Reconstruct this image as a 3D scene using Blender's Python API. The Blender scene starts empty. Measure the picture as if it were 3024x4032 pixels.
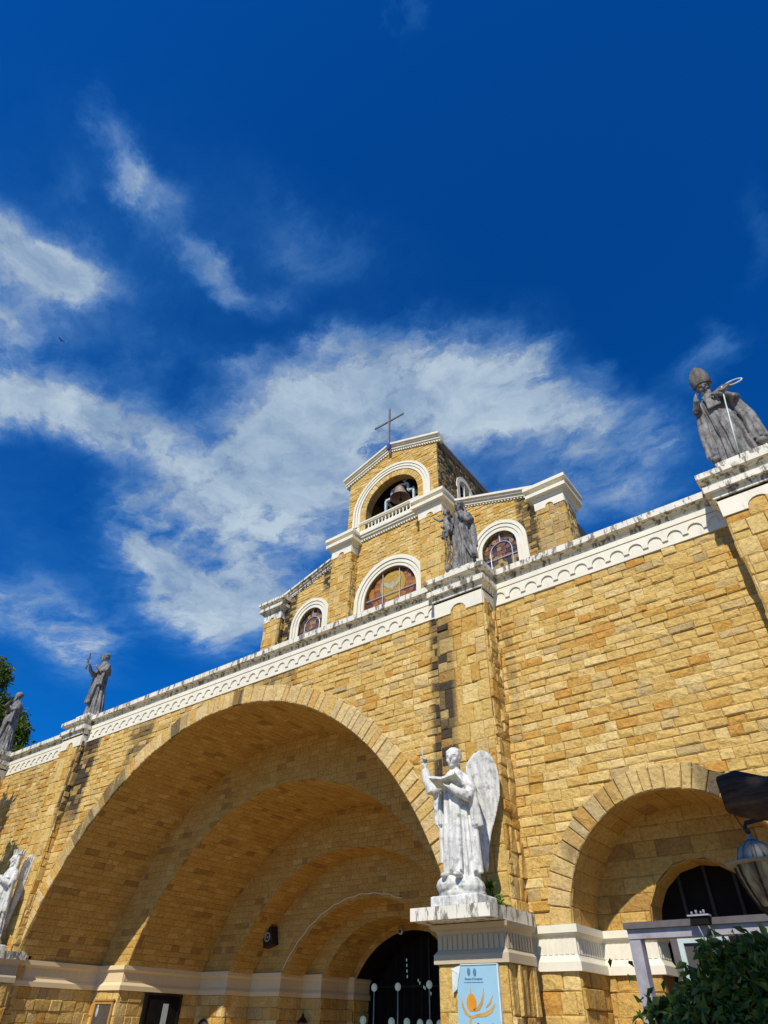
import bpy, math, random
from math import sin, cos, pi, sqrt, atan2, radians
from mathutils import Vector, Matrix, noise
from mathutils.geometry import tessellate_polygon

# ------------------------------------------------------------ camera, sky, sun, exposure
sc = bpy.context.scene
COL = sc.collection
cam_d = bpy.data.cameras.new('camera')
cam = bpy.data.objects.new('camera', cam_d)
COL.objects.link(cam)
YAW, PITCH, ROLL = radians(-38.214), radians(40.177), radians(1.502)
fw = Vector((cos(PITCH)*sin(YAW), cos(PITCH)*cos(YAW), sin(PITCH)))
rt0 = Vector((cos(YAW), -sin(YAW), 0)); up0 = rt0.cross(fw)
rt = rt0*cos(ROLL)+up0*sin(ROLL); up = up0*cos(ROLL)-rt0*sin(ROLL)
m = Matrix((rt, up, -fw)).transposed().to_4x4()
m.translation = Vector((0, 0, 1.7))
cam.matrix_world = m
cam_d.sensor_fit = 'HORIZONTAL'; cam_d.sensor_width = 36.0
cam_d.lens = 36.0*2418.34/3024.0
cam_d.clip_start = 0.05; cam_d.clip_end = 5000
sc.camera = cam
sc.view_settings.view_transform = 'Standard'
sc.view_settings.look = 'None'
sc.view_settings.exposure = 0.0
sc.view_settings.gamma = 1.0
sc.view_settings.use_curve_mapping = False
sc.render.resolution_x = 768; sc.render.resolution_y = 1024

SUN_TO = Vector((0.25, -1.0, 1.0)).normalized()      # direction towards the sun
SUN_EL = math.asin(SUN_TO.z); SUN_AZ = atan2(SUN_TO.x, SUN_TO.y)
sun_d = bpy.data.lights.new('sun', 'SUN')
sun_d.energy = 4.6; sun_d.angle = radians(0.53); sun_d.color = (1.0, 0.92, 0.77)
sun = bpy.data.objects.new('sun', sun_d); COL.objects.link(sun)
sun.rotation_euler = (-SUN_TO).to_track_quat('-Z', 'Y').to_euler()

class NT:
    """small helper round a node tree"""
    def __init__(s, tree): s.t = tree; s.n = tree.nodes; s.l = tree.links
    def new(s, typ, **kw):
        n = s.n.new(typ)
        for k, v in kw.items(): setattr(n, k, v)
        return n
    def link(s, a, b): s.l.new(a, b)
    def put(s, sock, v):
        if isinstance(v, bpy.types.NodeSocket): s.l.new(v, sock)
        elif v is not None: sock.default_value = v
    def math(s, op, a, b=None, clamp=False):
        n = s.new('ShaderNodeMath', operation=op); n.use_clamp = clamp
        s.put(n.inputs[0], a)
        if b is not None: s.put(n.inputs[1], b)
        return n.outputs[0]
    def vmath(s, op, a, b=None):
        n = s.new('ShaderNodeVectorMath', operation=op)
        s.put(n.inputs[0], a)
        if b is not None: s.put(n.inputs[1], b)
        return n.outputs['Value' if op in ('LENGTH', 'DOT_PRODUCT') else 'Vector']
    def noise(s, vec, scale, detail=4, rough=0.5, dim='3D', dist=0.0):
        n = s.new('ShaderNodeTexNoise', noise_dimensions=dim)
        if vec is not None: s.link(vec, n.inputs['Vector'])
        n.inputs['Scale'].default_value = scale; n.inputs['Detail'].default_value = detail
        n.inputs['Roughness'].default_value = rough; n.inputs['Distortion'].default_value = dist
        return n
    def rng(s, v, a, b, c=0.0, d=1.0, smooth=False):
        n = s.new('ShaderNodeMapRange'); n.clamp = True
        if smooth: n.interpolation_type = 'SMOOTHSTEP'
        s.put(n.inputs[0], v)
        for i, x in zip((1, 2, 3, 4), (a, b, c, d)): s.put(n.inputs[i], x)
        return n.outputs[0]
    def mix(s, fac, a, b, blend='MIX'):
        n = s.new('ShaderNodeMix', data_type='RGBA', blend_type=blend)
        s.put(n.inputs[0], fac); s.put(n.inputs[6], a); s.put(n.inputs[7], b)
        return n.outputs[2]
    def ramp(s, v, stops, interp='LINEAR'):
        n = s.new('ShaderNodeValToRGB'); n.color_ramp.interpolation = interp
        e = n.color_ramp.elements
        while len(e) < len(stops): e.new(0.5)
        for i, (p, c) in enumerate(stops): e[i].position = p; e[i].color = (*c, 1)
        s.put(n.inputs[0], v)
        return n.outputs[0]
    def mapping(s, vec, loc=(0,0,0), rot=(0,0,0), scale=(1,1,1), typ='POINT'):
        n = s.new('ShaderNodeMapping', vector_type=typ)
        s.link(vec, n.inputs[0])
        if typ != 'NORMAL': n.inputs[1].default_value = loc
        n.inputs[2].default_value = rot; n.inputs[3].default_value = scale
        return n.outputs[0]

def C4(c): return (*c, 1.0)

world = bpy.data.worlds.new('World'); sc.world = world; world.use_nodes = True
wt = NT(world.node_tree); wt.n.clear()
sky = wt.new('ShaderNodeTexSky', sky_type='NISHITA'); sky.sun_disc = False
sky.sun_elevation = SUN_EL; sky.sun_rotation = SUN_AZ
sky.air_density = 1.0; sky.dust_density = 0.2; sky.ozone_density = 2.5
SKYMUL = 0.10
hs = wt.new('ShaderNodeHueSaturation'); hs.inputs['Saturation'].default_value = 1.25
wt.link(sky.outputs[0], hs.inputs['Color'])
skyc = wt.mix(1.0, hs.outputs[0], (0.03, 0.66, 1.28, 1), 'MULTIPLY')
# cloud layer: a plane of cirrus and thin cumulus overhead, laid out on a level ceiling (x/z, y/z of the view direction)
tc = wt.new('ShaderNodeTexCoord')
sep = wt.new('ShaderNodeSeparateXYZ'); wt.link(tc.outputs['Generated'], sep.inputs[0])
zz = wt.math('MAXIMUM', sep.outputs[2], 0.06)
cx_ = wt.math('DIVIDE', sep.outputs[0], zz); cy_ = wt.math('DIVIDE', sep.outputs[1], zz)
cmb = wt.new('ShaderNodeCombineXYZ'); wt.link(cx_, cmb.inputs[0]); wt.link(cy_, cmb.inputs[1])
P = cmb.outputs[0]
# BLOBS: (x, y, angle, long, short, strength)
BLOBS = [(-0.815, 0.041, -2.313, 0.139, 0.064, 1.15), (-0.791, 0.123, -1.681, 0.063, 0.047, 0.6), (-0.958, 0.093, -2.963, 0.111, 0.069, 0.5), (-0.544, 0.059, 1.924, 0.065, 0.038, 0.8), (-0.552, 0.13, -1.522, 0.045, 0.042, 0.45), (-0.64, 0.02, -2.854, 0.04, 0.025, 0.25), (-1.079, 0.238, -2.261, 0.208, 0.083, 1.1), (-1.026, 0.409, -2.149, 0.145, 0.092, 0.9), (-1.065, 0.131, 2.776, 0.154, 0.066, 0.45), (-0.83, 0.468, 2.898, 0.075, 0.052, 0.35), (-0.86, 0.62, 2.809, 0.247, 0.136, 1.0), (-0.645, 0.604, 2.922, 0.173, 0.123, 1.0), (-0.437, 0.65, -2.475, 0.178, 0.134, 1.25), (-0.313, 0.771, -1.872, 0.177, 0.13, 1.1), (-0.221, 0.997, -1.823, 0.213, 0.112, 0.95), (-0.09, 1.059, 1.671, 0.087, 0.063, 0.55), (-0.669, 0.437, -3.114, 0.075, 0.029, 0.5), (-0.652, 0.772, 2.339, 0.212, 0.181, 1.1), (-0.983, 0.804, 2.771, 0.285, 0.164, 1.15), (-0.47, 0.485, -2.826, 0.054, 0.04, 0.75), (-0.36, 0.541, 2.043, 0.059, 0.039, 0.6), (-0.233, 0.717, -1.927, 0.059, 0.038, 0.5), (-0.552, 0.268, -1.629, 0.068, 0.028, 0.85), (-0.486, 0.35, -2.627, 0.05, 0.035, 0.35), (-0.387, 0.3, -1.968, 0.088, 0.048, 0.28), (-2.016, 0.91, 2.641, 0.32, 0.134, 1.15), (-1.975, 0.636, 2.919, 0.204, 0.113, 0.8), (-1.477, 0.956, 2.252, 0.326, 0.184, 1.2), (-1.457, 0.751, 2.115, 0.18, 0.119, 0.95), (-1.33, 0.995, 2.498, 0.27, 0.152, 1.0), (0.052, 0.955, -3.125, 0.07, 0.044, 0.55), (0.09, 0.905, 1.384, 0.045, 0.026, 0.4), (-0.113, 0.15, 2.194, 0.028, 0.015, 0.35), (-0.127, 0.822, -1.96, 0.039, 0.03, 0.35), (-1.247, 0.568, 2.677, 0.16, 0.089, 0.5), (0.185, 0.727, 1.745, 0.092, 0.027, 0.3), (-0.383, 1.127, -2.164, 0.209, 0.166, 0.8), (-1.173, 0.598, 2.971, 0.185, 0.136, 0.8), (-0.76, 0.168, -3.009, 0.283, 0.233, 0.3), (-0.412, 0.34, -2.142, 0.2, 0.101, 0.14), (-1.771, 0.556, 2.691, 0.821, 0.249, 0.2), (-0.073, 1.194, 1.671, 0.196, 0.114, 0.25), (-0.972, 0.301, -2.712, 0.204, 0.119, 0.3)]
#@BLOBS@
def fbm_off(scale, amt, det=5, rough=0.6):
    n_ = wt.noise(P, scale, det, rough)
    return wt.vmath('MULTIPLY', wt.vmath('SUBTRACT', n_.outputs['Color'], (0.5, 0.5, 0.5)), (amt, amt, 0.0))
PW = wt.vmath('ADD', wt.vmath('ADD', P, fbm_off(1.6, 0.22, 2, 0.5)), fbm_off(5.0, 0.21, 8, 0.66))
dens = None
for (bx, by, ang, sa, sb, amp) in BLOBS:
    q = wt.mapping(PW, (bx, by, 0), (0, 0, ang), (sa, sb, 1), 'TEXTURE')
    g = wt.rng(wt.vmath('LENGTH', q), 0.0, 1.75, amp, 0.0, True)
    dens = g if dens is None else wt.math('ADD', dens, g)
tex = wt.noise(wt.vmath('ADD', P, fbm_off(2.4, 0.40, 3, 0.5)), 3.0, 8, 0.55)
tex2 = wt.noise(wt.mapping(PW, (0, 0, 0), (0, 0, 0.9), (1, 2.3, 1)), 8.0, 8, 0.64)
tx = wt.math('ADD', wt.math('MULTIPLY', tex.outputs[0], 0.62), wt.math('MULTIPLY', tex2.outputs[0], 0.38))
lo = wt.math('MULTIPLY', dens, wt.rng(tx, 0.38, 0.62, 0.30, 1.35))
cover = wt.rng(lo, 0.0, 1.35, 0.0, 0.93)
cover = wt.math('POWER', cover, 1.25)
shade = wt.noise(PW, 4.2, 9, 0.62)
thick = wt.mix(wt.rng(shade.outputs[0], 0.38, 0.62), (2.3, 3.5, 5.3, 1), (5.2, 6.4, 7.4, 1))
ccol = wt.mix(wt.rng(cover, 0.10, 0.72), (0.85, 3.6, 8.2, 1), thick)
full = wt.mix(cover, skyc, ccol)
bg = wt.new('ShaderNodeBackground'); bg.inputs['Strength'].default_value = SKYMUL
wt.link(full, bg.inputs['Color'])
wo = wt.new('ShaderNodeOutputWorld'); wt.link(bg.outputs[0], wo.inputs[0])

# ------------------------------------------------------------ materials
def material(name, rough=0.8, spec=0.3):
    mt = bpy.data.materials.new(name); mt.use_nodes = True
    t = NT(mt.node_tree); b = t.n['Principled BSDF']
    b.inputs['Roughness'].default_value = rough
    b.inputs['Specular IOR Level'].default_value = spec
    return mt, t, b
def bump(t, b, h, strength, dist):
    n = t.new('ShaderNodeBump'); n.inputs['Strength'].default_value = strength; n.inputs['Distance'].default_value = dist
    t.put(n.inputs['Height'], h); t.link(n.outputs[0], b.inputs['Normal'])
def pos(t):
    return t.new('ShaderNodeNewGeometry').outputs['Position']
def plain(name, col, rough=0.7, spec=0.3, metal=0.0, var=0.25, scale=3.0, bmp=0.0):
    mt, t, b = material(name, rough, spec)
    b.inputs['Metallic'].default_value = metal
    if name == 'frosted_globe': b.inputs['Emission Color'].default_value = (0.55, 0.75, 0.70, 1); b.inputs['Emission Strength'].default_value = 0.16   # faint emission stands in for daylight on the unlit globes; beads share it
    n = t.noise(pos(t), scale, 5, 0.6)
    c = t.mix(t.rng(n.outputs[0], 0.3, 0.7), C4([x*(1-var) for x in col]), C4([min(1, x*(1+var*0.6)) for x in col]))
    t.link(c, b.inputs['Base Color'])
    if bmp: bump(t, b, n.outputs[0], 0.5, bmp)
    return mt

def stone_mat(name, stops, stain=None, pits=True):
    mt, t, b = material(name, 0.88, 0.2)
    g = t.new('ShaderNodeNewGeometry'); p = g.outputs['Position']
    base = t.ramp(g.outputs['Random Per Island'], stops, 'CONSTANT' if len(stops) > 12 else 'LINEAR')
    n1 = t.noise(p, 2.2, 6, 0.62)
    c = t.mix(t.rng(n1.outputs[0], 0.3, 0.72, 0.0, 0.38), base, (0.66, 0.45, 0.16, 1))
    n2 = t.noise(p, 14.0, 6, 0.7)
    c = t.mix(t.rng(n2.outputs[0], 0.32, 0.75, 0.68, 1.18), (0, 0, 0, 1), c, 'MIX') if False else t.mix(1.0, c, t.ramp(n2.outputs[0], [(0.25, (0.60, 0.57, 0.52)), (0.5, (0.95, 0.95, 0.95)), (0.78, (1.22, 1.2, 1.14))]), 'MULTIPLY')
    if pits:
        v = t.new('ShaderNodeTexVoronoi'); v.inputs['Scale'].default_value = 5.0; t.link(p, v.inputs['Vector'])
        c = t.mix(t.rng(v.outputs['Distance'], 0.03, 0.085, 0.55, 0.0), c, (0.20, 0.12, 0.05, 1))
    if stain:
        # black algae runs that hang below ledges, as worn into the real stone
        pm = t.mapping(p, (0, 0, 0), (0, 0, 0), (2.2, 2.2, 0.35))
        ns = t.noise(pm, 1.9, 7, 0.75)
        mask = None
        sp = t.new('ShaderNodeSeparateXYZ'); t.link(p, sp.inputs[0])
        for (x0, wdt, z0, z1, k) in stain:
            dx = t.math('ABSOLUTE', t.math('SUBTRACT', sp.outputs[0], x0))
            mx = t.rng(t.math('ADD', dx, t.math('MULTIPLY', ns.outputs[0], 0.5*wdt)), wdt*0.75, wdt*1.15, 1.0, 0.0, True)
            mz = t.rng(sp.outputs[2], z0, z0+(z1-z0)*0.45, 0.0, 1.0, True)
            mm = t.math('MULTIPLY', t.math('MULTIPLY', mx, mz), k)
            mask = mm if mask is None else t.math('MAXIMUM', mask, mm)
        f = t.rng(t.math('ADD', ns.outputs[0], t.math('MULTIPLY', mask, 0.30)), 0.52, 0.66, 0.0, 0.96)
        isl = t.rng(t.math('FRACT', t.math('MULTIPLY', g.outputs['Random Per Island'], 37.0)), 0.25, 0.6, 0.40, 1.0)
        c = t.mix(t.math('MULTIPLY', t.math('MULTIPLY', f, mask, True), isl), c, (0.045, 0.035, 0.028, 1))
    t.link(c, b.inputs['Base Color'])
    n3 = t.noise(p, 6.5, 8, 0.62, dist=0.6)
    hh = t.math('ADD', t.math('MULTIPLY', n3.outputs[0], 0.7), t.math('MULTIPLY', n2.outputs[0], 0.3))
    bump(t, b, hh, 0.9, 0.085)
    return mt

GOLD = [(0.0, (0.620, 0.398, 0.113)), (0.10, (0.550, 0.310, 0.063)), (0.20, (0.680, 0.466, 0.153)), (0.33, (0.710, 0.514, 0.194)), (0.45, (0.640, 0.436, 0.135)), (0.56, (0.670, 0.456, 0.149)),
        (0.64, (0.560, 0.281, 0.050)), (0.68, (0.620, 0.417, 0.126)), (0.78, (0.560, 0.407, 0.176)), (0.84, (0.770, 0.582, 0.252)), (0.92, (0.470, 0.349, 0.162)), (0.95, (0.660, 0.456, 0.144)), (1.0, (0.380, 0.228, 0.072))]
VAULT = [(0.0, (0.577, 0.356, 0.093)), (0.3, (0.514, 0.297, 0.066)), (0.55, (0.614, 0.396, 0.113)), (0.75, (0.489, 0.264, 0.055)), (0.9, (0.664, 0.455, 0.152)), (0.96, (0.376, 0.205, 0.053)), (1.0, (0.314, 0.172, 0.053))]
MIXED = [(0.0, (0.50, 0.33, 0.12)), (0.2, (0.38, 0.27, 0.13)), (0.35, (0.62, 0.45, 0.18)), (0.5, (0.30, 0.20, 0.10)), (0.65, (0.56, 0.34, 0.10)),
         (0.8, (0.42, 0.30, 0.15)), (1.0, (0.62, 0.48, 0.24))]
S = 13.0
C = -1.26
M_STONE = stone_mat('sandstone_front', GOLD, stain=[(-0.597*S, 0.62, 2.6, 7.0, 1.0), (-0.60*S, 0.30, 9.4, 10.6, 1.0), (-2.26*S, 2.2, 2.0, 9.5, 0.35), (-1.885*S, 0.85, 6.5, 9.9, 1.0), (-1.10*S, 1.5, 9.0, 10.4, 0.75), (-1.62*S, 1.0, 8.2, 10.3, 0.75), (-0.47*S, 0.22, 6.0, 9.9, 0.5), (-2.0*S, 0.5, 1.0, 9.0, 0.2)])
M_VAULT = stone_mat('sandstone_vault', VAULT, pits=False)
M_UPPER = stone_mat('sandstone_upper', GOLD, stain=[(-1.64*S, 0.6, 20.8, 22.6, 1.0), (-1.87*S, 0.8, 16.0, 20.5, 1.0), (-0.66*S, 0.7, 16.5, 21.0, 0.9), (-0.54*S, 0.35, 17.5, 19.5, 0.6)])
M_SIDE = stone_mat('sandstone_side', MIXED, stain=[(-0.99*S, 0.5, 20, 30, 0.9)])
M_ARCH = stone_mat('sandstone_arch', [(0.0, (0.64, 0.45, 0.16)), (0.2, (0.58, 0.45, 0.23)), (0.45, (0.72, 0.55, 0.26)), (0.65, (0.64, 0.43, 0.14)), (0.8, (0.58, 0.32, 0.07)), (1.0, (0.70, 0.56, 0.30))],
                   stain=[(-0.37*S, 1.0, 3.9, 5.2, 0.62), (-1.22*S, 0.35, 8.5, 9.6, 1.0), (-0.16*S, 0.9, 4.6, 5.6, 0.85), (-1.75*S, 2.2, 5.0, 8.5, 0.75), (-1.45*S, 0.7, 7.2, 9.0, 0.8)])
M_MORTAR = plain('mortar', (0.30, 0.19, 0.07), 0.95, 0.1, bmp=0.01)

def white_mat(name, base=(0.80, 0.76, 0.62), grime=0.45, top=0.0):
    mt, t, b = material(name, 0.62, 0.3)
    g = t.new('ShaderNodeNewGeometry'); p = g.outputs['Position']
    n = t.noise(p, 1.7, 6, 0.65); n2 = t.noise(t.mapping(p, (0,0,0), (0,0,0), (6, 6, 0.9)), 1.2, 6, 0.7)
    c = t.mix(t.rng(n.outputs[0], 0.38, 0.75, 0.0, grime), C4(base), (0.55, 0.52, 0.43, 1))
    c = t.mix(t.rng(n2.outputs[0], 0.60, 0.82, 0.0, grime*1.6), c, (0.22, 0.21, 0.19, 1))
    if top:
        n4 = t.noise(t.mapping(p, (0,0,0), (0,0,0), (6.5, 6.5, 1.8)), 1.1, 7, 0.72)
        c = t.mix(t.rng(n4.outputs[0], 0.50, 0.575, 0.0, top), c, (0.075, 0.068, 0.05, 1))
    t.link(c, b.inputs['Base Color'])
    bump(t, b, n.outputs[0], 0.3, 0.02)
    return mt
M_WHITE = white_mat('white_paint')
M_WHITE_OLD = white_mat('white_paint_weathered', (0.78, 0.75, 0.63), 0.45, 0.85)
M_COPING = white_mat('white_coping', (0.78, 0.75, 0.64), 0.45, 0.85)
M_CREAM = white_mat('cream_paint', (0.76, 0.61, 0.36), 0.25)
M_TAUPE = white_mat('taupe_paint', (0.50, 0.42, 0.28), 0.3)
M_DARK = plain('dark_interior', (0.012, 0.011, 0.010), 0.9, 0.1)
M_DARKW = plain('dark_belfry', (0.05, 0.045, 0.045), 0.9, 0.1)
M_ROOF = plain('roof_render', (0.22, 0.20, 0.17), 0.9, 0.1, bmp=0.02)
M_STEEL = plain('steel_blue_paint', (0.52, 0.60, 0.64), 0.5, 0.4, 0.3)
M_BRONZE = plain('bronze', (0.30, 0.22, 0.18), 0.55, 0.4, 0.2)
M_CROSS = plain('cross_paint', (0.20, 0.21, 0.24), 0.55, 0.4, 0.2)
M_BLUE = plain('blue_paint', (0.03, 0.08, 0.38), 0.5, 0.4)
M_IRON = plain('dark_iron', (0.025, 0.022, 0.02), 0.5, 0.5, 0.6)
M_BLACKPL = plain('black_plastic', (0.015, 0.015, 0.016), 0.45, 0.4)
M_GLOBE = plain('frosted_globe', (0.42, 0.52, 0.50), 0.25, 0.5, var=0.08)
M_WOODF = plain('ochre_wood', (0.42, 0.24, 0.06), 0.55, 0.4)
M_BOARD = plain('grey_board', (0.085, 0.075, 0.065), 0.4, 0.4)
M_STICK = plain('pale_sticker', (0.42, 0.46, 0.46), 0.5)
M_GREYM = plain('grey_steel_frame', (0.36, 0.34, 0.37), 0.55, 0.4, 0.1, scale=8)
M_DGREYM = plain('dark_grey_fascia', (0.12, 0.105, 0.105), 0.6, 0.3, scale=9)
M_PALEF = plain('pale_window_frame', (0.50, 0.60, 0.58), 0.5)

def statue_mat(name, hi, lo, dark, amt):
    mt, t, b = material(name, 0.7, 0.25)
    g = t.new('ShaderNodeNewGeometry'); p = g.outputs['Position']
    n = t.noise(t.mapping(p, (0,0,0), (0,0,0), (5, 5, 1.1)), 1.6, 7, 0.7)
    n2 = t.noise(p, 9, 6, 0.7)
    c = t.mix(t.rng(n.outputs[0], 0.38, 0.62), C4(lo), C4(hi))
    c = t.mix(t.rng(n2.outputs[0], 0.5, 0.72, 0.0, amt), c, C4(dark))
    t.link(c, b.inputs['Base Color'])
    bump(t, b, n2.outputs[0], 0.5, 0.02)
    return mt
M_BRZ_ST = statue_mat('weathered_grey_statue', (0.31, 0.305, 0.295), (0.085, 0.081, 0.078), (0.022, 0.020, 0.019), 0.85)
M_WH_ST = statue_mat('weathered_white_statue', (0.80, 0.80, 0.76), (0.48, 0.49, 0.46), (0.13, 0.13, 0.125), 0.85)
M_DUSK = statue_mat('weathered_brown_statue', (0.20, 0.185, 0.165), (0.085, 0.072, 0.064), (0.05, 0.04, 0.036), 0.5)

def leaf_mat(name, c1, c2, c3):
    mt, t, b = material(name, 0.5, 0.35)
    g = t.new('ShaderNodeNewGeometry')
    c = t.ramp(g.outputs['Random Per Island'], [(0.0, c1), (0.5, c2), (1.0, c3)])
    t.link(c, b.inputs['Base Color'])
    tr = t.new('ShaderNodeBsdfTranslucent'); t.link(t.mix(1.0, c, (1.2, 1.5, 0.6, 1), 'MULTIPLY'), tr.inputs[0])
    mx = t.new('ShaderNodeMixShader'); mx.inputs[0].default_value = 0.28
    t.link(b.outputs[0], mx.inputs[1]); t.link(tr.outputs[0], mx.inputs[2])
    t.link(mx.outputs[0], t.n['Material Output'].inputs[0])
    return mt
M_LEAF_T = leaf_mat('tree_leaves', (0.045, 0.075, 0.01), (0.10, 0.14, 0.015), (0.19, 0.22, 0.022))
M_LEAF_B = leaf_mat('shrub_leaves', (0.04, 0.08, 0.012), (0.08, 0.14, 0.02), (0.20, 0.25, 0.06))
M_LEAF_W = leaf_mat('weed_leaves', (0.05, 0.10, 0.015), (0.09, 0.16, 0.02), (0.14, 0.22, 0.03))
def bark_mat():
    mt, t, b = material('bark', 0.9, 0.1)
    p = pos(t); n = t.noise(t.mapping(p, (0,0,0), (0,0,0), (0.6, 3, 6)), 7, 7, 0.7)
    t.link(t.ramp(n.outputs[0], [(0.3, (0.03, 0.018, 0.013)), (0.7, (0.13, 0.085, 0.06))]), b.inputs['Base Color'])
    bump(t, b, n.outputs[0], 1.0, 0.03); return mt
M_BARK = bark_mat()

# ------------------------------------------------------------ mesh helpers
def tag(o, label=None, cat=None, group=None, kind=None):
    if label: o['label'] = label
    if cat: o['category'] = cat
    if group: o['group'] = group
    if kind: o['kind'] = kind
    return o
def empty(name, loc, rz=0.0):
    o = bpy.data.objects.new(name, None); COL.objects.link(o)
    o.location = loc; o.rotation_euler = (0, 0, rz); o.empty_display_size = 0.3
    return o

class MB:
    def __init__(s): s.v = []; s.f = []; s.m = []; s.mat = 0
    def add(s, vs, fs):
        o = len(s.v); s.v.extend([tuple(v) for v in vs])
        for f in fs: s.f.append([i+o for i in f]); s.m.append(s.mat)
    def box(s, x0, x1, y0, y1, z0, z1):
        vs = [(x, y, z) for x in (x0, x1) for y in (y0, y1) for z in (z0, z1)]
        s.add(vs, [(0,1,3,2), (4,6,7,5), (0,4,5,1), (2,3,7,6), (0,2,6,4), (1,5,7,3)])
    def obox(s, c, ax, ay, az):
        c = Vector(c); ax = Vector(ax); ay = Vector(ay); az = Vector(az)
        vs = [c+a*ax+b*ay+d*az for a in (-1,1) for b in (-1,1) for d in (-1,1)]
        s.add(vs, [(0,1,3,2), (4,6,7,5), (0,4,5,1), (2,3,7,6), (0,2,6,4), (1,5,7,3)])
    def bar(s, a, b, w, h=None):
        a = Vector(a); b = Vector(b); d = (b-a); L = d.length; d.normalize()
        u = d.cross(Vector((0,0,1)))
        if u.length < 1e-3: u = Vector((1,0,0))
        u.normalize(); v = u.cross(d); h = h or w
        s.obox((a+b)/2, d*L/2, u*w/2, v*h/2)
    def tube(s, pts, rad, n=8, cap=True):
        pts = [Vector(p) for p in pts]
        if not hasattr(rad, '__len__'): rad = [rad]*len(pts)
        ref = Vector((0.13, 0.97, 0.2)); rings = []
        for i, p in enumerate(pts):
            d = (pts[min(i+1, len(pts)-1)]-pts[max(i-1, 0)]).normalized()
            u = ref-d*ref.dot(d)
            if u.length < 1e-3: u = d.orthogonal()
            u.normalize(); ref = u; w = d.cross(u)
            rings.append([p+(u*cos(2*pi*k/n)+w*sin(2*pi*k/n))*rad[i] for k in range(n)])
        vs = [v for r in rings for v in r]; fs = []
        for i in range(len(pts)-1):
            for k in range(n):
                k2 = (k+1) % n; fs.append((i*n+k, i*n+k2, (i+1)*n+k2, (i+1)*n+k))
        if cap: fs.append(tuple(range(n))[::-1]); fs.append(tuple(range((len(pts)-1)*n, len(pts)*n)))
        s.add(vs, fs)
    def lathe(s, prof, n=16, M=Matrix(), cap=True):
        vs = [M @ Vector((r*cos(2*pi*k/n), r*sin(2*pi*k/n), z)) for (r, z) in prof for k in range(n)]; fs = []
        for i in range(len(prof)-1):
            for k in range(n):
                k2 = (k+1) % n; fs.append((i*n+k, i*n+k2, (i+1)*n+k2, (i+1)*n+k))
        if cap: fs.append(tuple(range(n))[::-1]); fs.append(tuple(range((len(prof)-1)*n, len(prof)*n)))
        s.add(vs, fs)
    def ell(s, c, r, n=14, M=None):
        c = Vector(c); vs = []; fs = []; h = n//2+1
        for i in range(h+1):
            a = pi*i/h
            for k in range(n):
                b = 2*pi*k/n; v = Vector((r[0]*sin(a)*cos(b), r[1]*sin(a)*sin(b), r[2]*cos(a)))
                if M: v = M @ v
                vs.append(c+v)
        for i in range(h):
            for k in range(n):
                k2 = (k+1) % n; fs.append((i*n+k, (i+1)*n+k, (i+1)*n+k2, i*n+k2))
        s.add(vs, fs)
    def poly(s, pts):          # planar polygon, triangulated
        tr = tessellate_polygon([[Vector(p) for p in pts]])
        s.add(pts, [tuple(t) for t in tr])
    def slab(s, pts, d):       # planar outline pts (3D) extruded by vector d
        d = Vector(d); a = [Vector(p) for p in pts]; b = [p+d for p in a]; n = len(a)
        tr = tessellate_polygon([a])
        s.add(a+b, [tuple(t) for t in tr]+[tuple(i+n for i in t) for t in tr]+[(i, (i+1) % n, (i+1) % n+n, i+n) for i in range(n)])
    def sweep(s, path, prof, closed_prof=True):
        """path: plan points (x,y); prof: (outward offset, z). outward = right of the direction of travel"""
        n = len(path); rows = []
        for i, p in enumerate(path):
            p = Vector(p); ds = []
            if i > 0: ds.append((p-Vector(path[i-1])).normalized())
            if i < n-1: ds.append((Vector(path[i+1])-p).normalized())
            ns = [Vector((d.y, -d.x)) for d in ds]
            if len(ns) == 2:
                mt = (ns[0]+ns[1]); mt = mt/max(0.2, (1+ns[0].dot(ns[1])))
            else: mt = ns[0]
            rows.append([(p.x+mt.x*o, p.y+mt.y*o, z) for (o, z) in prof])
        k = len(prof); fs = []
        for i in range(n-1):
            for j in range(k if closed_prof else k-1):
                j2 = (j+1) % k; fs.append((i*k+j, (i+1)*k+j, (i+1)*k+j2, i*k+j2))
        fs.append(tuple(range(k))); fs.append(tuple(range((n-1)*k, n*k))[::-1])
        s.add([v for r in rows for v in r], fs)
    def build(s, name, mats, parent=None, smooth=False, loc=None):
        me = bpy.data.meshes.new(name)
        me.from_pydata(s.v, [], s.f)
        if not isinstance(mats, (list, tuple)): mats = [mats]
        for mt in mats: me.materials.append(mt)
        if len(mats) > 1: me.polygons.foreach_set('material_index', s.m)
        if smooth: me.polygons.foreach_set('use_smooth', [True]*len(me.polygons))
        import bmesh
        bm = bmesh.new(); bm.from_mesh(me); bmesh.ops.recalc_face_normals(bm, faces=bm.faces); bm.to_mesh(me); bm.free()
        me.update()
        o = bpy.data.objects.new(name, me); COL.objects.link(o)
        if parent:
            o.parent = parent
            o.matrix_parent_inverse = Matrix.Identity(4)
            if loc is None:      # vertices were given in world coordinates
                M = Matrix.Translation(parent_world(parent)) @ Matrix.Rotation(parent_rot(parent), 4, 'Z')
                me.transform(M.inverted())
        return o
def parent_world(p):
    v = Vector((0, 0, 0))
    while p: v = v+p.location; p = p.parent
    return v
def parent_rot(p):
    r = 0
    while p: r += p.rotation_euler.z; p = p.parent
    return r

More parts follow.
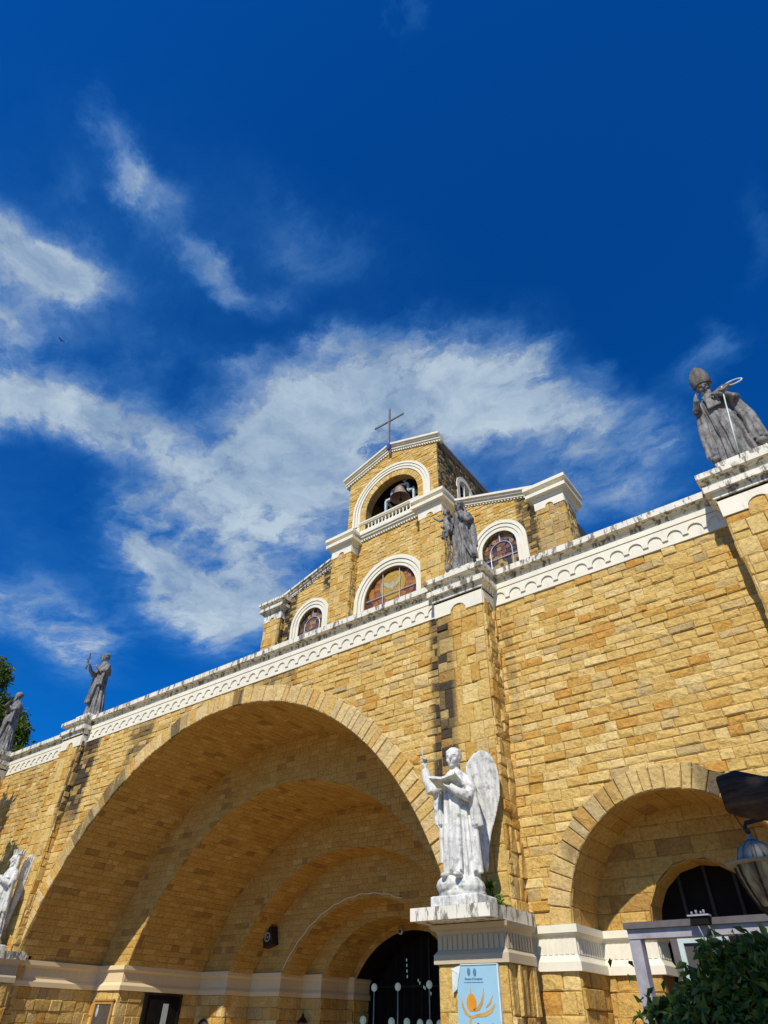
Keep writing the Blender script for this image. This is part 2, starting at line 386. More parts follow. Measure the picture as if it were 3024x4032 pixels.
rnd = random.Random(7)
def clip_poly(poly, nx, ny, d):
    out = []; n = len(poly)
    for i in range(n):
        a = poly[i]; b = poly[(i+1) % n]
        da = nx*a[0]+ny*a[1]-d; db = nx*b[0]+ny*b[1]-d
        if da <= 0: out.append(a)
        if (da < 0 < db) or (db < 0 < da):
            t = da/(da-db); out.append((a[0]+(b[0]-a[0])*t, a[1]+(b[1]-a[1])*t))
    return out
def inset(poly, g):
    cx = sum(p[0] for p in poly)/len(poly); cy = sum(p[1] for p in poly)/len(poly); out = []
    for p in poly:
        dx, dy = cx-p[0], cy-p[1]
        out.append((p[0]+math.copysign(min(g, abs(dx)*0.8), dx), p[1]+math.copysign(min(g, abs(dy)*0.8), dy)))
    return out, (cx, cy)
def emit_block(mb, poly, f, gap, rough, base):
    a = 0
    n = len(poly)
    for i in range(n):
        p, q = poly[i], poly[(i+1) % n]; a += p[0]*q[1]-q[0]*p[1]
    if abs(a)/2 < 0.003: return
    p1, c = inset(poly, gap*rnd.uniform(0.5, 1.4)); p2, _ = inset(p1, rnd.uniform(0.012, 0.035))
    h = base+rnd.random()**1.6*rough
    vs = [f(x, y, -0.01) for x, y in p1]+[f(x, y, h*0.55) for x, y in p1]
    vs += [f(x, y, h+rnd.uniform(-0.4, 0.6)*rough*0.7) for x, y in p2]
    vs.append(f(c[0]+rnd.uniform(-.03, .03), c[1]+rnd.uniform(-.02, .02), h+rnd.uniform(-0.2, 0.8)*rough*0.6))
    fs = []
    for i in range(n):
        j = (i+1) % n
        fs += [(i, j, n+j, n+i), (n+i, n+j, 2*n+j, 2*n+i), (2*n+i, 2*n+j, 3*n)]
    mb.add(vs, fs)
def courses(mb, f, u0, u1, v0, v1, ch=0.19, lmin=0.22, lmax=0.55, clip=None, gap=0.0035, rough=0.036, base=0.014, sub=False):
    nrow = max(1, round((v1-v0)/ch)); hs_ = [rnd.uniform(0.88, 1.14) for _ in range(nrow)]; k = (v1-v0)/sum(hs_)
    v = v0
    for hh in hs_:
        va, vb = v, v+hh*k; v = vb
        u = u0-rnd.uniform(0, lmax*0.8)
        while u < u1:
            L = rnd.uniform(lmin, lmax); ua, ub = max(u, u0), min(u+L, u1); u += L
            if ub-ua < 0.05:
                continue
            if u1-u < 0.12 and u < u1: ub = u1; u = u1
            pieces = [[(ua, va), (ub, va), (ub, vb), (ua, vb)]]
            if sub and rnd.random() < sub:
                mv = va+(vb-va)*rnd.uniform(0.4, 0.6)
                pieces = [[(ua, va), (ub, va), (ub, mv), (ua, mv)], [(ua, mv), (ub, mv), (ub, vb), (ua, vb)]]
            for poly in pieces:
                if clip:
                    hp = clip((ua+ub)/2, (va+vb)/2)
                    if hp is None: continue
                    for (nx, ny, d) in hp:
                        poly = clip_poly(poly, nx, ny, d)
                        if len(poly) < 3: break
                    if len(poly) < 3: continue
                emit_block(mb, poly, f, gap, rough, base)
def fY(y): return lambda u, v, h: (u, y-h, v)                 # wall facing the square
def fplan(a, b):                                              # wall above the plan segment a>b, u along it from a
    a = Vector(a); b = Vector(b); d = (b-a).normalized(); n = Vector((d.y, -d.x))
    return lambda u, v, h: (a.x+d.x*u+n.x*h, a.y+d.y*u+n.y*h, v)
def outside(cx, cz, r, zc=None):
    """half plane that keeps a block outside a round arch (straight legs below the centre)"""
    def g(x, z):
        if z < cz:
            if abs(x-cx) < r-0.6: return None
            sx = 1 if x > cx else -1
            return [(-sx, 0, -(sx*cx+r))]
        dx, dz = x-cx, z-cz; d = math.hypot(dx, dz)
        if d < r-0.7: return None
        nx, nz = dx/d, dz/d
        return [(-nx, -nz, -(nx*cx+nz*cz+r))]
    return g
def both(*gs):
    def g(x, z):
        o = []
        for q in gs:
            r = q(x, z)
            if r is None: return None
            o += r
        return o
    return g
def arch_pts(cx, cz, r, zb, n=40):
    """outline from the left foot over the crown to the right foot"""
    a0 = 0 if zb <= cz else math.asin((zb-cz)/r)
    pts = []
    if zb < cz: pts.append((cx-r, zb))
    for i in range(n+1):
        a = pi-a0-(pi-2*a0)*i/n; pts.append((cx+r*cos(a), cz+r*sin(a)))
    if zb < cz: pts.append((cx+r, zb))
    return pts
def ring_blocks(mb, cx, cz, r0, r1, y, step, a0, a1, proud=0.02):
    """voussoirs between two radii on the plane y"""
    n = max(3, round((a1-a0)*(r0+r1)/2/step)); ws = [rnd.uniform(0.7, 1.3) for _ in range(n)]; k = (a1-a0)/sum(ws); a = a0
    f = lambda u, v, h: (cx-v*cos(u), y-h, cz+v*sin(u))
    for w in ws:
        b = a+w*k
        g = 0.006/r0
        vs = []
        dr = rnd.uniform(-0.03, 0.05); h = proud+rnd.random()*0.03
        P4 = [(a+g, r0), (b-g, r0), (b-g, r1+dr), (a+g, r1+dr)]
        mu, mv = (a+b)/2, (r0+r1)/2
        P5 = [(u+(mu-u)*0.12, v+math.copysign(0.02, mv-v)) for u, v in P4]
        vs = [f(u, v, -0.02) for u, v in P4]+[f(u, v, h*0.7) for u, v in P4]+[f(u, v, h+rnd.uniform(-.006, .014)) for u, v in P5]+[f(mu, mv, h+rnd.uniform(-.002, .02))]
        fs = []
        for i in range(4):
            j = (i+1) % 4; fs += [(i, j, 4+j, 4+i), (4+i, 4+j, 8+j, 8+i), (8+i, 8+j, 12)]
        mb.add(vs, fs); a = b

U = lambda z: 1.7+S*z              # height above the eye (in facade units) to metres
# ------------------------------------------------------------ ground
g = MB(); g.add([(-900, -900, 0), (900, -900, 0), (900, 900, 0), (-900, 900, 0)], [(0, 1, 2, 3)])
mtg, t, b = material('paving', 0.85, 0.2)
br = t.new('ShaderNodeTexBrick'); t.link(pos(t), br.inputs['Vector']); br.inputs['Scale'].default_value = 1.0
br.inputs['Brick Width'].default_value = 0.6; br.inputs['Row Height'].default_value = 0.6; br.inputs['Mortar Size'].default_value = 0.012
br.inputs['Color1'].default_value = (0.37, 0.265, 0.14, 1); br.inputs['Color2'].default_value = (0.32, 0.23, 0.12, 1); br.inputs['Mortar'].default_value = (0.12, 0.10, 0.07, 1)
t.link(br.outputs[0], b.inputs['Base Color'])
tag(g.build('ground', mtg), kind='structure')

# ------------------------------------------------------------ the church
church = tag(empty('church', (C*S, 1.0*S, 0)), 'golden sandstone church front with a huge stepped portal arch, white cornices and a gabled belfry', 'church')
YS, YC, YP = 1.0*S, 0.969*S, 0.949*S
XP = [(-0.600, -0.492), (-0.033, 0.075), (-2.028, -1.920), (-2.595, -2.487)]     # pilasters
Z0 = -0.0642
HWZ = 0.10
RING = [(0.6894, Z0), (0.5694, Z0), (0.4606, Z0), (0.3506, Z0), (0.262, -0.012), (0.244, -0.015)]
YR = [0.969, 1.216, 1.4805, 1.573, 1.666, 1.787]
def hw(i): r, c = RING[i]; return sqrt(r*r-(HWZ-c)**2)
ZB, ZT = 0.670, 0.742              # frieze bottom, coping top

def wall_with_arch(mb, x0, x1, y, zt, ar, zfoot=0.0, th=0.5):
    """mortar backing of a wall pierced by arches (cx,cz,r); arches given left to right, open to the floor"""
    pts = [(x0, zfoot)]
    for (cx, cz, r, hwd, zs) in ar:
        pts.append((cx-hwd, zfoot))
        a = [q for q in arch_pts(cx, cz, r, zs, 48)]
        pts += a
        pts.append((cx+hwd, zfoot))
    pts += [(x1, zfoot), (x1, zt), (x0, zt)]
    mb.slab([(x, y, z) for x, z in pts], (0, th, 0))

# --- central bay wall with the great arch
mb = MB(); mb.mat = 1
r0 = RING[0][0]*S
wall_with_arch(mb, -1.920*S, -0.600*S, YC, U(ZB), [(C*S, U(Z0), r0, hw(0)*S, U(HWZ))])
mb.mat = 0
courses(mb, fY(YC), -1.920*S, -0.600*S, U(0.12), U(ZB), clip=outside(C*S, U(Z0), r0+0.50))
mb.build('front_wall', [M_STONE, M_MORTAR], church)
mb = MB(); a0 = math.asin((0.118-Z0)/RING[0][0])
ring_blocks(mb, C*S, U(Z0), r0-0.005, r0+0.53, YC, 0.27, a0, pi-a0, 0.03)
mb.build('portal_arch', M_ARCH, church)

# --- side bays with the smaller arches
RA_DX, RAZ, RAR, RAO = -0.2622-C, 0.1168, 0.1621, 0.1962
YN = 1.096*S
for sgn in (1, -1):
    cx = (C+sgn*RA_DX)*S
    xa, xb = sorted(((C+sgn*(-0.492-C))*S, (C+sgn*(-0.033-C))*S))
    mb = MB(); mb.mat = 1
    wall_with_arch(mb, xa, xb, YS, U(ZB), [(cx, U(RAZ), RAR*S, RAR*S, U(RAZ))], th=0.4)
    mb.mat = 0
    courses(mb, fY(YS), xa, xb, U(0.122), U(ZB), clip=outside(cx, U(RAZ), (RAO-0.004)*S), lmin=0.24, lmax=0.56)
    courses(mb, fY(YS), xa, cx-RAR*S, 0, U(0.074), ch=0.35, lmin=0.25, lmax=0.5)
    courses(mb, fY(YS), cx+RAR*S, xb, 0, U(0.074), ch=0.35, lmin=0.25, lmax=0.5)
    mb.build('side_wall', [M_STONE, M_MORTAR], church)
    mb = MB(); ring_blocks(mb, cx, U(RAZ), RAR*S-0.004, RAO*S, YS, 0.25, 0.02, pi-0.02, 0.035)
    mb.build('side_arch', M_ARCH, church)
    # niche: reveal, inner wall and dark window
    mb = MB(); mb.mat = 1
    pts = arch_pts(cx, U(RAZ), RAR*S+0.02, 0.0, 36)
    mb.add([(x, y, z) for x, z in pts for y in (YS+0.02, YN+0.4)], [(2*i, 2*i+1, 2*i+3, 2*i+2) for i in range(len(pts)-1)])
    RI = 0.080*S; icx = cx; icz = U(0.124)
    wall_with_arch(mb, cx-RAR*S-0.2, cx+RAR*S+0.2, YN, U(RAZ+RAR+0.02), [(icx, icz, RI, RI, icz)], th=0.12)
    pts = arch_pts(icx, icz, RI+0.015, 0.0, 30)
    mb.add([(x, y, z) for x, z in pts for y in (YN+0.02, YN+0.75)], [(2*i, 2*i+1, 2*i+3, 2*i+2) for i in range(len(pts)-1)])
    mb.mat = 0
    rr = RAR*S
    courses(mb, lambda u, v, h: (cx-(rr-h)*cos(v/rr), YS+u, U(RAZ)+(rr-h)*sin(v/rr)), 0.0, YN-YS, 0.0, pi*rr, ch=0.33, lmin=0.4, lmax=0.9, rough=0.012, base=0.01)
    courses(mb, fY(YN), cx-rr, cx+rr, U(0.122), U(RAZ+RAR), ch=0.30, lmin=0.4, lmax=0.8, clip=outside(icx, icz, RI), rough=0.02)
    ri = RI
    courses(mb, lambda u, v, h: (icx-(ri-h)*cos(v/ri), YN-0.02+u, icz+(ri-h)*sin(v/ri)), 0.0, 0.62, 0.0, pi*ri, ch=0.4, lmin=0.4, lmax=0.62, rough=0.008, base=0.006)
    for (px, sx) in ((cx-rr, 1), (cx+rr, -1)):
        courses(mb, (lambda px, sx: lambda u, v, h: (px+sx*h, YS+u, v))(px, sx), 0, YN-YS, 0, U(0.074), ch=0.35, lmin=0.3, lmax=0.6)
    courses(mb, fY(YN), cx-rr, cx-RI, 0, U(0.074), ch=0.35); courses(mb, fY(YN), cx+RI, cx+rr, 0, U(0.074), ch=0.35)
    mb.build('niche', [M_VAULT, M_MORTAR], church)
    mb = MB(); mb.box(icx-RI-0.05, icx+RI+0.05, YN+0.7, YN+0.8, 0, icz+RI+0.05)
    wd = mb.build('window', M_DARK, church)
    mb = MB()
    for dx in (-0.5, 0.0, 0.5): mb.box(icx+dx*RI-0.03, icx+dx*RI+0.03, YN+0.64, YN+0.69, 0, icz+RI*sqrt(1-dx*dx))
    mb.box(icx-RI, icx+RI, YN+0.64, YN+0.69, icz-0.04, icz+0.03)
    mb.build('window_frame', M_DARKW, wd)

# --- stepped vault of the portal
cxw = C*S
def barrel(mb, r, zc, ya, yb, zs, **kw):
    a0 = math.asin(max(-1, min(1, (zs-zc)/r)))
    mb.mat = 1; n = 56; rb = r+0.012
    vs = []
    for i in range(n+1):
        a = a0+(pi-2*a0)*i/n; vs += [(cxw-rb*cos(a), ya, zc+rb*sin(a)), (cxw-rb*cos(a), yb, zc+rb*sin(a))]
    mb.add(vs, [(2*i, 2*i+1, 2*i+3, 2*i+2) for i in range(n)])
    mb.mat = 0
    courses(mb, lambda u, v, h: (cxw-(r-h)*cos(v/r), ya+u, zc+(r-h)*sin(v/r)), 0.0, yb-ya, a0*r, (pi-a0)*r, gap=0.005, rough=0.012, base=0.006, **kw)
for i in range(5):
    r, c = RING[i]; mb = MB()
    barrel(mb, r*S-0.012, U(c), YR[i]*S+(0.0 if i else 0.01), YR[i+1]*S, U(0.118), lmin=0.26, lmax=0.6, ch=0.20)
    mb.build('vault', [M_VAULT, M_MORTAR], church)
for i in range(1, 6):
    r, c = RING[i]; ro = RING[i-1][0]*S; zc_o = U(RING[i-1][1]); mb = MB(); y = YR[i]*S; mb.mat = 1
    # backing ring
    po = arch_pts(cxw, zc_o, ro+0.25, U(0.118), 48); pi_ = arch_pts(cxw, U(c), r*S, U(0.118), 48)
    vs = [(x, y, z) for x, z in po]+[(x, y, z) for x, z in pi_]; n = len(po)
    mb.add(vs, [(k, k+1, n+k+1, n+k) for k in range(n-1)])
    mb.mat = 0
    def inner(x, z, ro=ro, zc_o=zc_o):
        return [] if math.hypot(x-cxw, z-zc_o) < ro+0.35 else None
    courses(mb, fY(y), cxw-ro-0.1, cxw+ro+0.1, U(0.118), zc_o+ro+0.1, clip=both(inner, outside(cxw, U(c), r*S)), gap=0.005, rough=0.012, base=0.008)
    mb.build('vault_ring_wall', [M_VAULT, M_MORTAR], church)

# --- jambs: plan path of the portal, left half and right half
PB = [(-1.920, 0.969)]
for i in range(6):
    hq = 0.660 if i == 0 else hw(i)
    if i: PB.append((C-hq, YR[i]))
    PB.append((C-hq, YR[i+1] if i < 5 else 1.86))
left = [(x*S, y*S) for x, y in PB]
right = [((2*C-x)*S, y*S) for x, y in PB][::-1]
FR = [(0.0, U(0.068)), (0.10, U(0.068)), (0.10, U(0.0785)), (0.055, U(0.0835)), (0.035, U(0.0865)), (0.035, U(0.106)), (0.07, U(0.1095)), (0.12, U(0.112)), (0.12, U(0.1215)), (0.0, U(0.1215))]
def flutes(mb, path, z0, z1, off):
    for a, b in zip(path[:-1], path[1:]):
        a = Vector(a); b = Vector(b); d = b-a; L = d.length; d.normalize(); n = Vector((d.y, -d.x))
        k = max(1, int(L/0.105)); st = L/k
        for j in range(k):
            c = a+d*(st*(j+0.5))+n*(off+0.005)
            mb.obox((c.x, c.y, (z0+z1)/2), (d.x*0.036, d.y*0.036, 0), (n.x*0.006, n.y*0.006, 0), (0, 0, (z1-z0)/2))
for path in (left, right):
    mb = MB(); mb.sweep(path, FR); flutes(mb, path, U(0.087), U(0.1055), 0.035)
    mb.build('impost_band', M_CREAM, church)
    mb = MB(); mb.mat = 1
    mb.sweep(path, [(0, 0), (0, U(0.119)), (-0.2, U(0.119)), (-0.2, 0)])
    mb.mat = 0
    for a, b in zip(path[:-1], path[1:]):
        L = (Vector(b)-Vector(a)).length
        courses(mb, fplan(a, b), 0, L, 0, U(0.068), ch=0.33, lmin=0.28, lmax=0.6, rough=0.035)
    mb.build('jamb_wall', [M_STONE, M_MORTAR], church)

# impost bands of the side arches
for sgn in (1, -1):
    cx = (C+sgn*RA_DX)*S; rr = RAR*S
    xa, xb = sorted(((C+sgn*(-0.492-C))*S, (C+sgn*(-0.033-C))*S)); RI = 0.080*S
    for path in ([(xa, YS), (cx-rr, YS), (cx-rr, YN), (cx-RI, YN), (cx-RI, YN+0.6)], [(cx+RI, YN+0.6), (cx+RI, YN), (cx+rr, YN), (cx+rr, YS), (xb, YS)]):
        mb = MB(); mb.sweep(path, FR); flutes(mb, path, U(0.087), U(0.1055), 0.035)
        mb.build('impost_band', M_WHITE, church)

# --- doorway behind the vault
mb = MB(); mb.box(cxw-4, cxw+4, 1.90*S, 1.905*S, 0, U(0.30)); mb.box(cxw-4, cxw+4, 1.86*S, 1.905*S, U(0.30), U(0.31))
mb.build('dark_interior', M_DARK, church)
mb = MB(); r5, c5 = RING[5]
mb.mat = 1
pts = arch_pts(cxw, U(c5), r5*S, U(0.118), 30)
mb.add([(x, y, z) for x, z in pts for y in (YR[5]*S, 1.90*S)], [(2*i, 2*i+1, 2*i+3, 2*i+2) for i in range(len(pts)-1)])
mb.build('door_reveal', [M_VAULT, M_DARK], church)
# iron grille doors
mb = MB()
for i in range(15):
    x = cxw+(-0.21+0.42*i/14)*S; zt = U(c5)+sqrt(max(0, (r5*S)**2-(x-cxw)**2))
    mb.bar((x, 1.875*S, 0), (x, 1.875*S, zt), 0.022)
mb.box(cxw-0.21*S, cxw+0.21*S, 1.873*S, 1.877*S, U(0.10), U(0.104)); mb.box(cxw-0.04, cxw+0.04, 1.872*S, 1.878*S, 0, U(0.22))
mb.build('door_grille', M_IRON, church)

# white cable following the inner arch, with its junction box
mb = MB(); rc = (RING[3][0]+0.008)*S
pp = []
for i in range(60):
    a = radians(12)+radians(98)*i/59; pp.append((cxw-rc*cos(pi*0+a), 1.573*S-0.05, U(Z0)+rc*sin(a)+0.02*sin(i*1.3)))
mb.tube([p for p in pp if p[2] > U(0.12)], 0.022, 6)
mb.build('cable_conduit', M_CREAM, church, True)

# --- pilasters
def notch_plate(mb, f, u0, u1, z0, z1, notches, r, zc, th):
    """white plate with round-headed cut-outs from its lower edge; f(u,z,h)"""
    pts = [(u0, z0)]
    for c in notches:
        pts.append((c-r, z0))
        for k in range(9):
            a = pi-pi*k/8; pts.append((c+r*cos(a), zc+r*sin(a)))
        pts.append((c+r, z0))
    pts += [(u1, z0), (u1, z1), (u0, z1)]
    A = [Vector(f(u, z, th)) for u, z in pts]; d = Vector(f(0, 0, -0.005))-Vector(f(0, 0, th))
    mb.slab(A, d)
CAPP = [(0.01, 0.686), (0.05, 0.687), (0.05, 0.691), (0.085, 0.692), (0.085, 0.6965), (0.11, 0.698), (0.11, 0.7025), (0.20, 0.7035), (0.20, 0.7155), (0.03, 0.7165), (0.03, 0.725), (0.06, 0.726), (0.06, 0.732), (0.245, 0.733), (0.245, 0.744), (0.0, 0.745)]
for k, (x0, x1) in enumerate(XP):
    X0, X1 = x0*S, x1*S
    yl = YS if k in (1,) else (YC if k == 0 else YS)
    path = [(X0, YS+0.1), (X0, YP), (X1, YP), (X1, YS+0.1)]
    mb = MB(); mb.mat = 1
    mb.box(X0, X1, YP, YS+0.2, 0, U(0.70)); mb.mat = 0
    courses(mb, fplan((X0, YP), (X1, YP)), 0, X1-X0, 0, U(0.671), ch=0.46, lmin=0.18, lmax=0.5, rough=0.03, sub=0.35)
    courses(mb, fplan((X1, YP), (X1, YS)), 0, YS-YP, 0, U(0.671), ch=0.46, lmin=0.15, lmax=0.35, rough=0.06, sub=0.3, base=0.02)
    courses(mb, fplan((X0, YS), (X0, YP)), 0, YS-YP, 0, U(0.671), ch=0.46, lmin=0.15, lmax=0.35, rough=0.04, sub=0.3)
    pil = mb.build('pilaster', [M_STONE, M_MORTAR], church)
    mb = MB(); w = X1-X0
    notch_plate(mb, fplan((X0, YP), (X1, YP)), -0.04, w+0.04, U(0.655), U(0.692), [w/2], 0.24, U(0.655), 0.05)
    notch_plate(mb, fplan((X1, YP), (X1, YS)), 0.0, YS-YP-0.02, U(0.655), U(0.692), [(YS-YP)/2], 0.17, U(0.655), 0.05)
    notch_plate(mb, fplan((X0, YS), (X0, YP)), 0.02, YS-YP, U(0.655), U(0.692), [], 0.2, U(0.66), 0.05)
    mb.build('capital', M_WHITE, church)
    mb = MB(); mb.sweep(path, [(o, U(z)) for o, z in CAPP]); mb.box(X0+0.01, X1-0.01, YP+0.01, YS+0.7, U(0.73), U(0.7435))
    mb.box(X0-0.02, X1+0.02, YP+0.0, YS+0.5, U(0.7445), U(0.7445)+0.10)
    mb.build('capital_cornice', M_WHITE_OLD, church)

# --- frieze and main cornice on the five bays
PITCH_F = 0.0345*S
for (x0, x1, y) in ((-2.487, -2.028, YS), (-1.920, -0.600, YC), (-0.492, -0.033, YS), (0.075, 0.6, YS), (-3.2, -2.595, YS)):
    X0, X1 = x0*S, x1*S; f = fplan((X0, y), (X1, y))
    mb = MB(); mb.box(X0, X1, y-0.06, y+0.3, U(ZB), U(0.715))
    n = round((X1-X0)/PITCH_F); st = (X1-X0)/n
    notch_plate(mb, f, 0, X1-X0, U(0.6805), U(0.704), [st*(i+0.5) for i in range(n)], st*0.36, U(0.6838), 0.098)
    mb.box(X0, X1, y-0.115, y, U(0.7056), U(0.7165))
    mb.build('frieze', M_WHITE, church)
    mb = MB()
    prof = [(0, U(0.7168)), (0.02, U(0.7168)), (0.02, U(0.7225)), (0.05, U(0.7235)), (0.05, U(0.7315)), (0.25, U(0.7322)), (0.25, U(0.7455)), (0.0, U(0.747)), (-0.5, U(0.747)), (-0.5, U(0.7168))]
    mb.sweep([(X0, y), (X1, y)], prof)
    mb.build('cornice', M_COPING, church)

# --- flat roof of the portico and its side returns
mb = MB(); mb.box(-2.6*S, 0.08*S, 1.0*S+0.3, 1.75*S, U(0.700), U(0.712)); mb.box(0.05*S, 0.075*S, 1.0*S+0.25, 1.75*S, 0, U(0.72)); mb.box(-2.595*S, -2.57*S, 1.0*S+0.25, 1.75*S, 0, U(0.72))
mb.build('portico_roof', M_ROOF, church)

# --- upper facade
UC = -1.255
YU, YW, YE, YM = 1.645*S, 1.690*S, 1.665*S, 1.600*S
ZF = U(0.70)
def ux(d): return (UC+d)*S
# central tower wall
mb = MB(); mb.mat = 1
TH = 0.25
BZ, BR = 1.812, 0.145
def gable_top(x):   # stone height of the gable under its coping
    return 2.118-abs(x-UC)/TH*(2.118-2.028)
outl = [(ux(-TH), ZF), (ux(-TH), U(1.745))]
# two slabs: below the belfry sill and above, with the opening
pts = [(ux(-TH), ZF), (ux(-0.128), ZF)]+arch_pts(UC*S, U(1.320), 0.128*S, U(1.320), 30)+[(ux(0.128), ZF), (ux(TH), ZF), (ux(TH), U(1.69)), (ux(-TH), U(1.69))]
mb.slab([(x, YU, z) for x, z in pts], (0, 0.5, 0))
pts = [(ux(-TH), U(1.69)), (ux(-BR), U(1.69))]+arch_pts(UC*S, U(BZ), BR*S, U(BZ), 30)+[(ux(BR), U(1.69)), (ux(TH), U(1.69)), (ux(TH), U(2.035)), (UC*S, U(2.125)), (ux(-TH), U(2.035))]
mb.slab([(x, YU, z) for x, z in pts], (0, 0.5, 0))
mb.mat = 0
def under_gable(x, z):
    s_ = 1 if x > UC*S else -1
    nx, nz = (2.118-2.028)/TH, 1.0; L = math.hypot(nx, nz)
    return [(s_*nx/L, nz/L, (s_*nx*UC*S+nz*U(2.118))/L)]
WZ, WR, WRO = 1.320, 0.130, 0.177
courses(mb, fY(YU), ux(-0.18), ux(0.18), ZF+6.5, U(1.642), ch=0.195, lmin=0.2, lmax=0.5, clip=outside(UC*S, U(WZ), WRO*S-0.05))
courses(mb, fY(YU), ux(-TH), ux(TH), U(1.69), U(2.12), ch=0.195, lmin=0.2, lmax=0.5, clip=both(outside(UC*S, U(BZ), 0.2*S), under_gable))
ring_blocks(mb, UC*S, U(BZ), BR*S-0.004, 0.176*S, YU, 0.24, -0.0, pi, 0.008)
for sx in (-1, 1):
    courses(mb, fplan((ux(-0.178), YU), (ux(-BR), YU)) if sx < 0 else fplan((ux(BR), YU), (ux(0.178), YU)), 0, 0.033*S, U(1.69), U(BZ), ch=0.3, lmin=0.3, lmax=0.5, rough=0.012)
mb.build('tower_wall', [M_UPPER, M_MORTAR], church)
# tower sides, belfry chamber
for sx in (-1, 1):
    X = ux(sx*TH); mb = MB(); mb.mat = 1
    ya, yb = YU+0.01, 2.13*S
    mb.box(min(X, X-sx*0.3), max(X, X-sx*0.3), ya, 1.86*S-0.09*S*0.5, U(1.4), U(2.03))
    mb.box(min(X, X-sx*0.3), max(X, X-sx*0.3), 1.925*S, yb, U(1.4), U(2.03))
    mb.box(min(X, X-sx*0.3), max(X, X-sx*0.3), 1.815*S, 1.925*S, U(1.4), U(1.70))
    mb.box(min(X, X-sx*0.3), max(X, X-sx*0.3), 1.815*S, 1.925*S, U(1.965), U(2.03))
    mb.mat = 0
    fr = fplan((X, ya), (X, yb)) if sx > 0 else fplan((X, yb), (X, ya))
    def hole(u, v, sx=sx, ya=ya, yb=yb):
        y = (ya+u if sx > 0 else yb-u)/S
        z = (v-1.7)/S
        return None if (abs(y-1.87) < 0.075 and 1.70 < z < 1.955) else []
    courses(mb, fr, 0, yb-ya, U(1.45), U(2.03), ch=0.195, lmin=0.2, lmax=0.5, clip=hole, rough=0.04)
    mb.build('tower_side_wall', [M_SIDE, M_MORTAR], church)
    mb = MB()      # side cornice
    mb.box(min(X-sx*0.2, X+sx*0.10), max(X-sx*0.2, X+sx*0.10), ya, yb, U(2.03), U(2.05))
    mb.box(min(X-sx*0.2, X+sx*0.16), max(X-sx*0.2, X+sx*0.16), ya, yb, U(2.05), U(2.062))
    mb.build('eaves', M_ROOF, church)
    # side window surround
    mb = MB()
    yc = 1.87*S; zc = U(1.90); rr1, rr0 = 0.072*S, 0.050*S
    po = [(yc-rr1, U(1.70))]+[(yc-rr1*cos(pi*i/16), zc+rr1*sin(pi*i/16)) for i in range(17)]+[(yc+rr1, U(1.70))]
    pi_ = [(yc-rr0, U(1.70))]+[(yc-rr0*cos(pi*i/16), zc+rr0*sin(pi*i/16)) for i in range(17)]+[(yc+rr0, U(1.70))]
    n = len(po); vs = []
    for xx in (X+sx*0.07, X-sx*0.25):
        vs += [(xx, y, z) for y, z in po]+[(xx, y, z) for y, z in pi_]
    fs = []
    for i in range(n-1):
        fs += [(i, i+1, n+i+1, n+i), (2*n+i, 2*n+i+1, 3*n+i+1, 3*n+i), (i, i+1, 2*n+i+1, 2*n+i), (n+i, n+i+1, 3*n+i+1, 3*n+i)]
    mb.add(vs, fs)
    mb.box(min(X+sx*.02, X-sx*.1), max(X+sx*.02, X-sx*.1), yc-0.02, yc+0.02, U(1.70), zc+rr0)
    mb.build('side_window', M_WHITE, church)
mb = MB()   # tower roof
yb = 2.13*S
mb.slab([(ux(-TH-0.012), YU+0.02, U(2.062)), (UC*S, YU+0.02, U(2.148)), (ux(TH+0.012), YU+0.02, U(2.062))], (0, yb-YU-0.02, 0))
mb.build('tower_roof', M_ROOF, church)
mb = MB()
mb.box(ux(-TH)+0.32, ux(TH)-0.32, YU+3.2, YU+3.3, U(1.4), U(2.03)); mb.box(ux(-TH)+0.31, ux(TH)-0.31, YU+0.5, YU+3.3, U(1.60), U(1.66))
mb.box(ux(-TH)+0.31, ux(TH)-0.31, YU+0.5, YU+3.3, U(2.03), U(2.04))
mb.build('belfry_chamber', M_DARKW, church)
# gable coping with stepped mouldings and dentils
def rake(mb, xa, za, xb, zb, y, steps, dent=None, yback=0.3):
    """steps: (drop0, drop1, proud) bands measured down from the top line"""
    for (d0, d1, pr) in steps:
        mb.slab([(xa, y-pr, za-d0), (xb, y-pr, zb-d0), (xb, y-pr, zb-d1), (xa, y-pr, za-d1)], (0, pr+yback, 0))
    if dent:
        d0, d1, pr, pitch, w = dent; n = max(1, int(abs(xb-xa)/pitch))
        for i in range(n):
            t0 = (i+0.25)/n; t1 = t0+w/abs(xb-xa)
            x0_, x1_ = xa+(xb-xa)*t0, xa+(xb-xa)*t1; q0, q1 = za+(zb-za)*t0, za+(zb-za)*t1
            mb.slab([(x0_, y-pr, q0-d0), (x1_, y-pr, q1-d0), (x1_, y-pr, q1-d1), (x0_, y-pr, q0-d1)], (0, pr, 0))
STEPS = [(0.0, 0.14, 0.34), (0.145, 0.24, 0.25), (0.25, 0.40, 0.16), (0.41, 0.50, 0.09)]
for sx in (-1, 1):
    mb = MB()
    rake(mb, ux(sx*(TH+0.028)), U(2.072), UC*S, U(2.166), YU, STEPS, (0.50, 0.585, 0.09, 0.17, 0.09))
    mb.build('gable_coping', M_WHITE, church)

